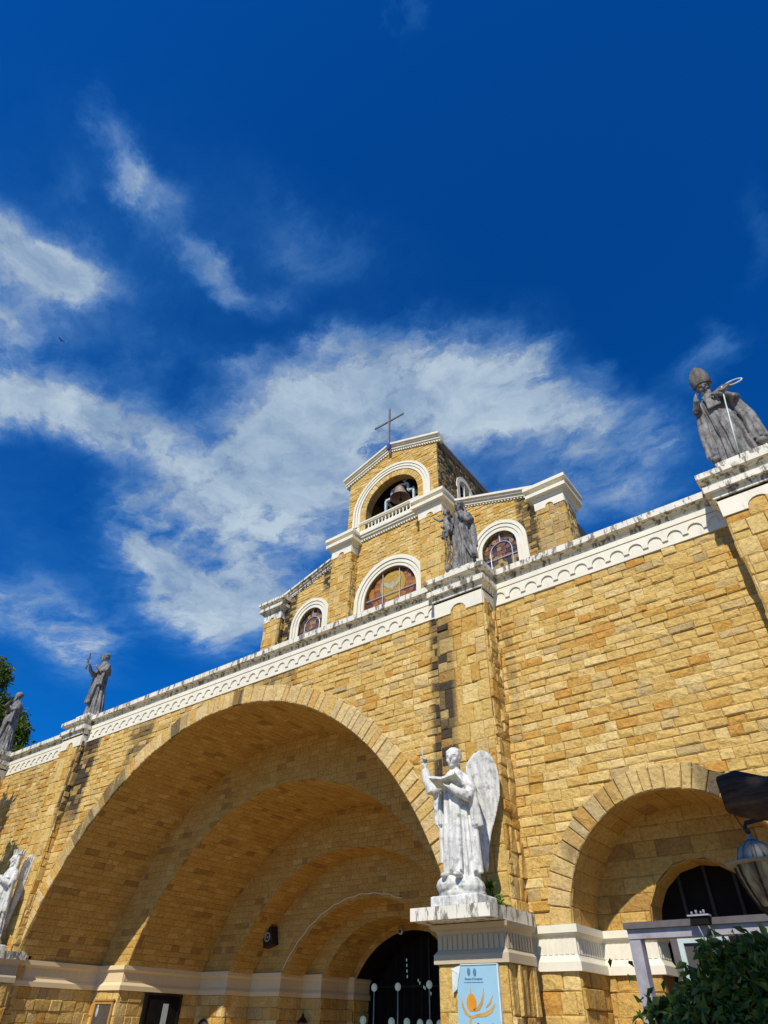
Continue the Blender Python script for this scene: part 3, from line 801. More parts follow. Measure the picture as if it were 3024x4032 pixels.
def arch_mould(mb, cx, cz, zb, y, bands, n=30, back=0.1):
    for (ra, rb, pr) in bands:
        pi_ = arch_pts(cx, cz, ra, zb, n); po = arch_pts(cx, cz, rb, zb, n); k = len(pi_); vs = []
        for yy in (y-pr, y+back): vs += [(x, yy, z) for x, z in pi_]+[(x, yy, z) for x, z in po]
        fs = []
        for i in range(k-1):
            fs += [(i, i+1, k+i+1, k+i), (i, i+1, 2*k+i+1, 2*k+i), (k+i, k+i+1, 3*k+i+1, 3*k+i)]
        mb.add(vs, fs)
mb = MB()
arch_mould(mb, UC*S, U(BZ), U(1.745), YU, [(0.176*S, 0.187*S, 0.07), (0.1895*S, 0.2005*S, 0.11), (0.2025*S, 0.2145*S, 0.15)])
arch_mould(mb, UC*S, U(BZ), U(1.70), YU, [(0.1765*S, 0.2135*S, 0.045)])
mb.build('belfry_arch_moulding', M_WHITE, church)
mb = MB()
pts = arch_pts(UC*S, U(BZ), BR*S+0.01, U(1.69), 30)
mb.add([(x, y, z) for x, z in pts for y in (YU-0.0, YU+0.5)], [(2*i, 2*i+1, 2*i+3, 2*i+2) for i in range(len(pts)-1)])
mb.build('belfry_reveal', M_CREAM, church)

# balustrade
mb = MB(); bx0, bx1 = ux(-0.172), ux(0.172)
mb.box(ux(-0.182), ux(0.155), YU-0.10, YU+0.30, U(1.7545), U(1.762)); mb.box(ux(-0.180), ux(0.153), YU-0.06, YU+0.26, U(1.749), U(1.7542))
bal = mb.build('balustrade', M_WHITE, church)
for i in range(18):
    x = ux(-0.168+i*0.0192); mb = MB(); z0 = U(1.702); hh = U(1.7488)-z0
    mb.lathe([(0.055, 0), (0.055, 0.06*hh), (0.035, 0.09*hh), (0.062, 0.30*hh), (0.05, 0.45*hh), (0.032, 0.56*hh), (0.045, 0.62*hh), (0.032, 0.68*hh), (0.05, 0.85*hh), (0.055, 0.94*hh), (0.055, hh)], 10, Matrix.Translation((x, YU+0.06, z0)))
    mb.build('baluster', M_WHITE, bal, True)
mb = MB()    # sill cornice under the balustrade
mb.box(ux(-0.182), ux(0.182), YU-0.20, YU+0.3, U(1.690), U(1.7015)); mb.box(ux(-0.182), ux(0.182), YU-0.30, YU, U(1.672), U(1.6895))
mb.box(ux(-0.182), ux(0.182), YU-0.22, YU, U(1.662), U(1.6717)); mb.box(ux(-0.182), ux(0.182), YU-0.12, YU, U(1.653), U(1.6617))
x = ux(-0.182)
while x < ux(0.18): mb.box(x, x+0.09, YU-0.12, YU, U(1.6455), U(1.6528)); x += 0.175
mb.build('sill_cornice', M_WHITE, church)

# tall pilasters of the upper front
UCAP = [(0, 1.612), (0.06, 1.613), (0.06, 1.620), (0.11, 1.621), (0.11, 1.634), (0.32, 1.636), (0.32, 1.652), (0.12, 1.6535), (0.12, 1.667), (0.36, 1.669), (0.36, 1.684), (0.0, 1.690)]
for sx in (-1, 1):
    X0, X1 = sorted((ux(sx*0.180), ux(sx*0.285))); w = X1-X0
    mb = MB(); mb.mat = 1; mb.box(X0, X1, YM, YU+0.3, ZF, U(1.62)); mb.mat = 0
    courses(mb, fplan((X0, YM), (X1, YM)), 0, w, ZF+5, U(1.594), ch=0.42, lmin=0.18, lmax=0.5, sub=0.35)
    for (a, b_) in (((X1, YM), (X1, YW)), ((X0, YW), (X0, YM))):
        courses(mb, fplan(a, b_), 0, YW-YM, ZF+5, U(1.594), ch=0.42, lmin=0.15, lmax=0.4, sub=0.35, rough=0.05)
    mb.box(X0, X1, YM, YU+0.2, U(1.58), U(1.625))
    mb.build('upper_pilaster', [M_UPPER, M_MORTAR], church)
    mb = MB()
    notch_plate(mb, fplan((X0, YM), (X1, YM)), -0.05, w+0.05, U(1.580), U(1.615), [w/2], 0.22, U(1.582), 0.06)
    notch_plate(mb, fplan((X1, YM), (X1, YU)), 0, YU-YM, U(1.580), U(1.615), [], 0.1, U(1.58), 0.06)
    notch_plate(mb, fplan((X0, YU), (X0, YM)), 0, YU-YM, U(1.580), U(1.615), [], 0.1, U(1.58), 0.06)
    path = [(X0, YW+0.3), (X0, YM), (X1, YM), (X1, YW+0.3)]
    mb.sweep(path, [(o, U(z)) for o, z in UCAP]); mb.box(X0+0.01, X1-0.01, YM+0.01, YW+0.25, U(1.62), U(1.689))
    mb.build('upper_capital', M_WHITE, church)
# wings with sloping tops, windows, end pilasters
WDX, WNZ, WNI, WNO = 0.472, 1.374, 0.071, 0.115
ECAP = [(0, 1.475), (0.06, 1.476), (0.06, 1.483), (0.11, 1.484), (0.11, 1.495), (0.32, 1.497), (0.32, 1.512), (0.13, 1.5135), (0.13, 1.529), (0.38, 1.531), (0.38, 1.545), (0.0, 1.552)]
for sx in (-1, 1):
    xi, xo = ux(sx*0.24), ux(sx*0.70); zi, zo = U(1.700), U(1.555)
    mb = MB(); mb.mat = 1
    xs = sorted((xi, xo)); zl, zr = (zo, zi) if sx < 0 else (zi, zo)
    wx = ux(sx*WDX)
    pts = [(xs[0], ZF), (wx-WNI*S, ZF)]+arch_pts(wx, U(WNZ), WNI*S, U(WNZ), 20)+[(wx+WNI*S, ZF), (xs[1], ZF), (xs[1], zr-0.3), (xs[0], zl-0.3)]
    mb.slab([(x, YW, z) for x, z in pts], (0, 0.4, 0)); mb.mat = 0
    nx = -(zr-zl); nz = xs[1]-xs[0]; L = math.hypot(nx, nz); nx /= L; nz /= L
    dd = nx*xs[0]+nz*(zl-0.42)
    courses(mb, fY(YW), xs[0], xs[1], ZF+5.5, U(1.70), ch=0.195, lmin=0.2, lmax=0.5, clip=both(outside(wx, U(WNZ), WNO*S-0.05), lambda x, z: [(nx, nz, dd)]))
    mb.build('wing_wall', [M_UPPER, M_MORTAR], church)
    mb = MB(); rake(mb, xo, zo, xi, zi, YW, [(0.0, 0.13, 0.34), (0.135, 0.25, 0.24), (0.26, 0.40, 0.14)], (0.40, 0.49, 0.10, 0.17, 0.09))
    mb.build('wing_coping', M_WHITE_OLD if sx < 0 else M_WHITE, church)
    # window: moulding, glass, muntins
    mb = MB(); arch_mould(mb, wx, U(WNZ), ZF+6, YW, [(WNI*S, 0.085*S, 0.05), (0.0865*S, 0.0995*S, 0.09), (0.101*S, WNO*S, 0.13)]); arch_mould(mb, wx, U(WNZ), ZF+6, YW, [(WNI*S+.005, WNO*S-.01, 0.03)])
    win = mb.build('window', M_WHITE, church)
    gl = MB(); rw = WNI*S; yg = YW+0.18; grd = random.Random(31+sx)
    rows = 16
    for i in range(rows):
        for j in range(8):
            xa, xb2 = wx-rw+2*rw*j/8, wx-rw+2*rw*(j+1)/8
            za, zb2 = U(1.14)+(U(WNZ)+rw-U(1.14))*i/rows, U(1.14)+(U(WNZ)+rw-U(1.14))*(i+1)/rows
            sk = grd.uniform(-.05, .05); zrel = (za-U(1.14))/(U(WNZ)+rw-U(1.14))
            hx, hz = wx-0.05, U(1.30)
            dd_ = math.hypot((xa+xb2)/2-hx, (za+zb2)/2-hz)
            if dd_ < 0.32: gl.mat = 2
            elif zrel > 0.62: gl.mat = grd.choice([0, 1, 1, 4, 3])
            else: gl.mat = grd.choice([4, 4, 3, 4, 3, 0])
            gl.add([(xa, yg, za+sk), (xb2, yg, za-sk), (xb2, yg, zb2-sk), (xa, yg, zb2+sk)], [(0, 1, 2, 3)])
    M_G = [plain('amber_glass', (0.34, 0.22, 0.09), 0.2, 0.6, scale=9), plain('red_glass', (0.22, 0.10, 0.06), 0.2, 0.6, scale=9), plain('gold_glass', (0.42, 0.31, 0.10), 0.2, 0.6, scale=9), plain('umber_glass', (0.12, 0.08, 0.06), 0.2, 0.6, scale=9), plain('smoke_glass', (0.06, 0.05, 0.06), 0.2, 0.6, scale=9)] if 'M_G' not in globals() else M_G
    gl.build('stained_glass', M_G, win)
    mb = MB(); mb.mat = 0
    r2_ = rw*0.62
    a = arch_pts(wx, U(WNZ)-0.15, r2_, ZF+6.2, 18)
    mb.tube([(x, yg-0.04, z) for x, z in a], 0.022, 6)
    mb.bar((wx-rw, yg-0.04, U(1.335)), (wx+rw, yg-0.04, U(1.335)), 0.025); mb.bar((wx, yg-0.04, U(WNZ)-0.15+r2_), (wx, yg-0.04, U(WNZ)+rw), 0.05)
    mb.build('muntins', M_STEEL, win)
    mb = MB(); hx, hz = wx-0.05, U(1.30)       # haloed bust in the glass
    mb.mat = 0; mb.lathe([(0.20, 0), (0.20, 0.006)], 18, Matrix.Translation((hx, yg-0.012, hz+0.06)) @ Matrix.Rotation(pi/2, 4, 'X'))
    mb.mat = 1; mb.lathe([(0.10, 0), (0.10, 0.006)], 14, Matrix.Translation((hx, yg-0.022, hz+0.06)) @ Matrix.Rotation(pi/2, 4, 'X'))
    mb.slab([(hx-0.26, yg-0.03, hz-0.42), (hx+0.26, yg-0.03, hz-0.42), (hx+0.16, yg-0.03, hz-0.10), (hx-0.16, yg-0.03, hz-0.10)], (0, 0.006, 0))
    mb.build('glass_figure', [M_G[2], M_G[3]], win)
    # end pilaster
    X0, X1 = sorted((ux(sx*0.645), ux(sx*0.75))); w = X1-X0
    mb = MB(); mb.mat = 1; mb.box(X0, X1, YE, YW+0.9, ZF, U(1.48)); mb.mat = 0
    courses(mb, fplan((X0, YE), (X1, YE)), 0, w, ZF+5, U(1.455), ch=0.42, lmin=0.2, lmax=0.55, sub=0.3)
    for (a, b_) in (((X1, YE), (X1, YW+0.9)), ((X0, YW+0.9), (X0, YE))):
        courses(mb, fplan(a, b_), 0, YW+0.9-YE, ZF+5, U(1.455), ch=0.42, lmin=0.15, lmax=0.4, rough=0.05)
    mb.build('end_pilaster', [M_UPPER if sx < 0 else M_SIDE, M_MORTAR], church)
    mb = MB()
    notch_plate(mb, fplan((X0, YE), (X1, YE)), -0.05, w+0.05, U(1.443), U(1.478), [w/2], 0.2, U(1.445), 0.06)
    notch_plate(mb, fplan((X1, YE), (X1, YW+0.9)), 0, YW+0.9-YE, U(1.443), U(1.478), [], 0.1, U(1.44), 0.06)
    notch_plate(mb, fplan((X0, YW+0.9), (X0, YE)), 0, YW+0.9-YE, U(1.443), U(1.478), [], 0.1, U(1.44), 0.06)
    path = [(X0, YW+1.4), (X0, YE), (X1, YE), (X1, YW+1.4)]
    mb.sweep(path, [(o, U(z)) for o, z in ECAP]); mb.box(X0+0.01, X1-0.01, YE+0.01, YW+1.35, U(1.48), U(1.551))
    mb.build('end_capital', M_WHITE_OLD if sx < 0 else M_WHITE, church)
# great middle window
mb = MB(); arch_mould(mb, UC*S, U(WZ), ZF+6, YU, [(WR*S, 0.142*S, 0.05), (0.1435*S, 0.158*S, 0.09), (0.1595*S, WRO*S, 0.14)]); arch_mould(mb, UC*S, U(WZ), ZF+6, YU, [(WR*S+.005, WRO*S-.01, 0.03)])
win = mb.build('window', M_WHITE, church)
M_W = [plain('orange_glass', (0.42, 0.17, 0.03), 0.25, 0.5, scale=7), plain('copper_glass', (0.30, 0.13, 0.05), 0.25, 0.5, scale=7), plain('plum_glass', (0.13, 0.055, 0.05), 0.25, 0.5, scale=7), plain('yellow_glass', (0.48, 0.30, 0.05), 0.25, 0.5, scale=7), plain('rust_glass', (0.26, 0.085, 0.04), 0.25, 0.5, scale=7), plain('pale_glass', (0.42, 0.40, 0.28), 0.25, 0.5, scale=7)]
gl = MB(); yg = YU+0.16; gx, gz = UC*S+0.05, U(1.372); grd = random.Random(5)
R_ = WR*S
def in_win(x, z):
    return abs(x-UC*S) < R_+0.05 and (z < U(WZ) or math.hypot(x-UC*S, z-U(WZ)) < R_+0.05)
na = 44; rr_ = [0.0, 0.25, 0.55, 0.85, 1.2, 1.55, 1.95, 2.4, 2.9, 3.4]
for i in range(na):
    a, b_ = 2*pi*i/na, 2*pi*(i+1)/na
    ray_m = grd.choice([0, 1, 4, 0, 1])
    for j in range(len(rr_)-1):
        ra, rb = rr_[j]*grd.uniform(.97, 1.0), rr_[j+1]
        m_ = grd.choice([ray_m, ray_m, 4, 1]); z = gz+rb*sin((a+b_)/2)
        if rr_[j] > 1.2 and (z > gz-0.2) and grd.random() < 0.6: m_ = 2
        if rr_[j] > 1.2 and i % 5 == 0: m_ = 2
        if rr_[j] < 0.6: m_ = 3
        gl.mat = m_
        q = [(gx+ra*cos(a), yg, gz+ra*sin(a)), (gx+rb*cos(a), yg, gz+rb*sin(a)), (gx+rb*cos(b_), yg, gz+rb*sin(b_)), (gx+ra*cos(b_), yg, gz+ra*sin(b_))]
        if all(in_win(p[0], p[2]) or p[2] < U(WZ) and abs(p[0]-UC*S) < R_+0.3 for p in q): gl.add(q, [(0, 1, 2, 3)])
gl.mat = 2; gl.add([(UC*S-R_-.02, yg+0.03, ZF+4), (UC*S+R_+.02, yg+0.03, ZF+4), (UC*S+R_+.02, yg+0.03, U(WZ)+R_+.02), (UC*S-R_-.02, yg+0.03, U(WZ)+R_+.02)], [(0, 1, 2, 3)])
gl.build('stained_glass', M_W, win)
mb = MB(); yy = yg-0.012; mb.mat = 0
mb.slab([(gx+0.42*cos(a), yy, gz+0.10+0.42*sin(a)) for a in [2*pi*k/24 for k in range(24)]], (0, 0.005, 0)); yy -= 0.012; mb.mat = 1
wing = [(-0.62, 0.42), (-0.52, 0.10), (-0.30, -0.12), (-0.10, -0.20), (0.0, -0.38), (0.10, -0.20), (0.30, -0.12), (0.52, 0.10), (0.62, 0.42), (0.36, 0.22), (0.16, 0.06), (0.07, 0.16), (0, 0.22), (-0.07, 0.16), (-0.16, 0.06), (-0.36, 0.22)]
mb.slab([(gx+x, yy, gz+z) for x, z in wing], (0, 0.005, 0))
mb.build('glass_dove', [M_W[3], M_W[5]], win)
mb = MB()
for dx in (-0.042, 0.042): mb.bar((ux(dx), yg-0.06, ZF+6), (ux(dx), yg-0.06, U(WZ)+sqrt(R_**2-(dx*S)**2)), 0.035)
mb.bar((ux(-WR), yg-0.05, U(1.332)), (ux(WR), yg-0.05, U(1.332)), 0.03)
mb.build('muntins', M_STEEL, win)
# nave behind
mb = MB(); mb.box(ux(-0.74), ux(0.74), YW+0.9, 3.6*S, U(0.60), U(1.44))
mb.build('nave', M_ROOF, church)
# --- cross on the gable
cr = tag(empty('cross', (UC*S, YU, U(2.136))), 'thin grey metal cross on the peak of the belfry gable', 'cross')
mb = MB(); mb.box(ux(0)-0.055, ux(0)+0.055, YU-0.40, YU-0.30, U(2.15), U(2.415)); mb.build('upright', M_CROSS, cr)
mb = MB(); mb.box(ux(-0.0885), ux(0.0885), YU-0.42, YU-0.32, U(2.316), U(2.316)+0.11); mb.build('crossbar', M_CROSS, cr)
mb = MB(); mb.box(ux(0)-0.10, ux(0)+0.10, YU-0.46, YU-0.29, U(2.118), U(2.155)); mb.build('foot', M_BLUE, cr)

# --- bell and its frame
by = YU+0.66
fr = tag(empty('belfry_scaffold', (UC*S+0.2, by, U(1.66))), 'blue-grey steel frame standing in the belfry and carrying the bell', 'bell frame')
bxc = -16.15
for sx in (-1, 1):
    for yy in (by-0.05, by+0.65):
        mb = MB(); mb.bar((bxc+sx*1.02, yy, U(1.66)), (bxc+sx*1.02, yy, 26.05), 0.13); mb.build('post', M_STEEL, fr)
    mb = MB(); mb.bar((bxc+sx*1.02, by-0.11, 26.05), (bxc+sx*1.02, by+0.75, 26.05), 0.12); mb.build('rail', M_STEEL, fr)
mb = MB()
yk = [(-1.05, 26.15), (-0.62, 26.15), (-0.58, 26.72), (0.0, 26.88), (0.58, 26.72), (0.62, 26.15), (1.05, 26.15)]
for a, b_ in zip(yk[:-1], yk[1:]): mb.bar((bxc+a[0], by, a[1]), (bxc+b_[0], by, b_[1]), 0.16, 0.14)
mb.bar((bxc+0.35, by, 26.8), (bxc+0.35, by, 27.3), 0.09); mb.bar((bxc+0.2, by, 27.15), (bxc+0.5, by, 27.15), 0.07)
mb.build('yoke', M_STEEL, fr)
bell = tag(empty('bell', (bxc, by, 26.72)), 'bronze church bell hanging in the belfry arch', 'bell')
mb = MB()
prof = [(r_*0.86, z_*0.92) for r_, z_ in [(0.06, 0.0), (0.28, -0.02), (0.36, -0.10), (0.40, -0.30), (0.46, -0.55), (0.58, -0.76), (0.70, -0.88), (0.72, -0.93), (0.66, -0.92), (0.54, -0.78), (0.42, -0.55), (0.34, -0.12), (0.05, -0.06)]]
mb.lathe(prof, 28, Matrix.Translation((bxc, by, 26.72)), cap=False); mb.build('bell_body', M_BRONZE, bell, True)
mb = MB(); mb.tube([(bxc, by, 26.5), (bxc+0.02, by, 25.8)], 0.025, 6); mb.ell((bxc+0.02, by, 25.75), (0.09, 0.09, 0.1)); mb.build('clapper', M_IRON, bell, True)

# --- statue pedestals in front of the two middle pilasters
for k, sx in enumerate((1, -1)):
    dxp = 0.0 if sx > 0 else -1.428; X0, X1 = (-0.588+dxp)*S, (-0.480+dxp)*S; YF = 0.90*S; YB = YP
    p = [(X0, YB+0.3), (X0, YF), (X1, YF), (X1, YB+0.35)]
    mb = MB(); mb.mat = 1; mb.box(X0, X1, YF, YB+0.3, 0, U(0.0727)); mb.mat = 0
    courses(mb, fplan((X0, YF), (X1, YF)), 0, X1-X0, 0, U(0.072), ch=0.62, lmin=0.35, lmax=0.7, rough=0.02)
    for a, b_ in ((p[2], p[3]), (p[0], p[1])):
        L = (Vector(b_)-Vector(a)).length; courses(mb, fplan(a, b_), 0, L, 0, U(0.072), ch=0.62, lmin=0.1, lmax=0.3, rough=0.05)
    mb.build('pedestal', [M_STONE, M_MORTAR], church)
    mb = MB()
    mb.sweep(p, [(0, U(0.0725)), (0.07, U(0.0725)), (0.07, U(0.083)), (0.02, U(0.0875)), (0.012, U(0.0885)), (0.012, U(0.1055)), (0.03, U(0.110)), (0.10, U(0.1125)), (0.13, U(0.118)), (0.0, U(0.119))])
    flutes(mb, p, U(0.0885), U(0.1055), 0.018)
    mb.build('pedestal_capital', M_TAUPE, church)
    sl0, sl1 = (-0.604+dxp)*S, (-0.474+dxp)*S
    mb = MB(); n = 5; y0 = 0.852*S; w = (sl1-sl0)/n
    for i in range(n):
        mb.box(sl0+i*w+(0.004 if i else 0), sl0+(i+1)*w-(0.004 if i < n-1 else 0), y0, 0.985*S, U(0.1192), U(0.1350))
    mb.box(sl0+0.01, sl1-0.01, y0+0.012, 0.98*S, U(0.1195), U(0.1347))
    mb.build('pedestal_slab', M_COPING, church)

#@STATUES@
# ------------------------------------------------------------ statues
def rz(v, a): return Vector((v[0]*cos(a)-v[1]*sin(a), v[0]*sin(a)+v[1]*cos(a), v[2]))
def sculpt(mb, name, mat, parent, voxel=0.018, smooth=1):
    """fuse the modelled masses into one continuous carved surface"""
    me = bpy.data.meshes.new('tmp'); me.from_pydata(mb.v, [], mb.f)
    o = bpy.data.objects.new('tmp', me); COL.objects.link(o)
    r = o.modifiers.new('r', 'REMESH'); r.mode = 'VOXEL'; r.voxel_size = voxel
    if smooth:
        s_ = o.modifiers.new('s', 'SMOOTH'); s_.iterations = smooth; s_.factor = 0.5
    dg = bpy.context.evaluated_depsgraph_get()
    me2 = bpy.data.meshes.new_from_object(o.evaluated_get(dg)); me2.name = name
    bpy.data.objects.remove(o); bpy.data.meshes.remove(me)
    me2.materials.clear(); me2.materials.append(mat)
    me2.polygons.foreach_set('use_smooth', [True]*len(me2.polygons))
    ob = bpy.data.objects.new(name, me2); COL.objects.link(ob); ob.parent = parent
    return ob
def robe(mb, rings, seed=0, n=72, nf=11):
    """rings: (x, y, z, rx, ry, fold)"""
    rr = random.Random(seed); ph = [rr.uniform(0, 6.28) for _ in range(4)]
    dense = []
    for a, b in zip(rings[:-1], rings[1:]):
        k = max(2, int(abs(b[2]-a[2])/0.05))
        for i in range(k): t = i/k; t2 = t*t*(3-2*t); dense.append([a[j]+(b[j]-a[j])*(t if j == 2 else t2) for j in range(6)])
    dense.append(list(rings[-1])); vs = []; fs = []
    for (x, y, z, rx, ry, fo) in dense:
        for k in range(n):
            th = 2*pi*k/n
            w = sin(nf*th+ph[0]+1.5*sin(2.0*z+ph[1]))*0.6+sin((nf*0.5+2)*th+ph[2]+1.1*z)*0.4+0.5*sin((nf+6)*th+ph[3])
            w = w-0.35*abs(w)
            q = 1+1.9*fo*w; vs.append((x+rx*q*cos(th), y+ry*q*sin(th), z))
    m_ = len(dense)
    for i in range(m_-1):
        for k in range(n):
            k2 = (k+1) % n; fs.append((i*n+k, i*n+k2, (i+1)*n+k2, (i+1)*n+k))
    fs.append(tuple(range(n))[::-1]); fs.append(tuple(range((m_-1)*n, m_*n)))
    mb.add(vs, fs)
def head(mb, c, R, yaw=0.0, pitch=0.0, hair='short', beard=0.0):
    """c centre, R half the head height; yaw turns from -Y, pitch > 0 looks down"""
    M = Matrix.Rotation(yaw, 3, 'Z') @ Matrix.Rotation(pitch, 3, 'X'); c = Vector(c)
    def e(o, r, rot=None): mb.ell(c+M @ (Vector(o)*R), [q*R for q in r], 14, M if rot is None else M @ rot)
    e((0, 0.08, 0.18), (0.72, 0.86, 0.80))                    # skull
    e((0, -0.12, -0.30), (0.56, 0.62, 0.64))                  # face and jaw
    e((0, -0.50, -0.78), (0.26, 0.22, 0.18))                  # chin
    e((0, -0.82, -0.10), (0.12, 0.20, 0.26), Matrix.Rotation(-0.35, 3, 'X'))   # nose
    e((0, -0.66, 0.24), (0.50, 0.16, 0.09))                   # brow
    for s_ in (-1, 1):
        e((s_*0.34, -0.55, -0.26), (0.18, 0.16, 0.16)); e((s_*0.24, -0.66, 0.08), (0.12, 0.08, 0.07))
        if hair != 'veil': e((s_*0.70, 0.05, -0.05), (0.08, 0.17, 0.24))
    e((0, -0.70, -0.46), (0.22, 0.10, 0.05)); e((0, -0.67, -0.57), (0.18, 0.10, 0.06))
    a = c+M @ Vector((0, 0.1*R, -0.5*R)); mb.tube([a, (c.x+(a.x-c.x)*0.5, c.y+0.12*R, c.z-1.55*R)], [0.42*R, 0.52*R], 14)
    if hair == 'short':
        e((0, 0.20, 0.30), (0.78, 0.86, 0.78))
        for k in range(9): a_ = -1.2+2.4*k/8; e((0.62*sin(a_), -0.48*cos(a_)+0.05, 0.62), (0.14, 0.14, 0.14))
    elif hair == 'tonsure':
        for k in range(16): a_ = 2*pi*k/16; e((0.68*sin(a_), -0.62*cos(a_)+0.12, 0.40), (0.19, 0.19, 0.18))
    elif hair == 'veil':
        e((0, 0.24, 0.20), (0.82, 0.80, 0.86))
        for s_ in (-1, 1): mb.tube([c+M @ Vector((s_*0.70*R, 0.12*R, 0.25*R)), c+M @ Vector((s_*0.72*R, 0.2*R, -0.5*R)), c+Vector((s_*0.95*R, 0.25*R, -1.35*R))], [0.16*R, 0.15*R, 0.22*R], 10)
        mb.tube([c+M @ Vector((0, 0.55*R, 0.1*R)), c+Vector((0, 0.65*R, -1.3*R))], [0.5*R, 0.55*R], 14)
    elif hair == 'long':
        e((0, 0.22, 0.26), (0.84, 0.90, 0.84))
        for s_ in (-1, 1): mb.tube([c+M @ Vector((s_*0.6*R, 0.2*R, 0.2*R)), c+Vector((s_*0.75*R, 0.3*R, -1.2*R))], [0.3*R, 0.25*R], 10)
    if beard:
        for k in range(7):
            x = (k-3)/3; e((x*0.38, -0.58+0.15*abs(x), -0.85-0.35*beard*(1-abs(x))), (0.16, 0.18, 0.38*beard+0.1))
def hand(mb, w, d, nrm, size=0.20, curl=0.6, thumb=1):
    """palm and five separate fingers; w wrist, d hand direction, nrm palm normal (fingers curl that way)"""
    w = Vector(w); d = Vector(d).normalized(); nn = Vector(nrm); nn = (nn-d*nn.dot(d)).normalized(); s_ = d.cross(nn)
    L = size; M = Matrix((s_, d, nn)).transposed()
    mb.ell(w+d*L*0.26, (L*0.23, L*0.30, L*0.11), 12, M)
    mb.tube([w-d*L*0.2, w+d*L*0.1], [L*0.14, L*0.17], 10)
    for i, ln in enumerate((0.42, 0.50, 0.47, 0.36)):
        b = w+d*L*0.46+s_*L*(-0.17+0.115*i)*thumb; cu = curl*(0.8+0.12*i); pts = [b]; a = 0.15*cu
        for seg in (0.45, 0.33, 0.25):
            a += cu*0.8; pts.append(pts[-1]+(d*cos(a)+nn*sin(a))*L*ln*seg)
        mb.tube(pts, [L*0.062, L*0.058, L*0.052, L*0.042], 7)
    b = w+d*L*0.14-s_*L*0.19*thumb
    mb.tube([b, b+(d*0.6-s_*0.8*thumb+nn*0.3)*L*0.22, b+(d*1.0-s_*0.7*thumb+nn*0.6)*L*0.34], [L*0.075, L*0.065, L*0.05], 7)
def drape(mb, a, b, w0, w1, t=0.05, bend=0.0, n=5):
    """hanging fold of cloth: a flattened, pleated tube from a down to b"""
    a = Vector(a); b = Vector(b)
    for i in range(n):
        f_ = (i/(n-1)-0.5)
        p0 = a+Vector((w0*f_, 0.02*sin(i*2.1), 0)); p1 = b+Vector((w1*f_, 0.03*sin(i*2.1), -0.04*(i % 2)))
        mid = (p0+p1)/2+Vector((bend, -0.02*(i % 2), 0))
        mb.tube([p0, mid, p1], [t*0.9, t, t*(1.0+0.2*(i % 2))], 8)

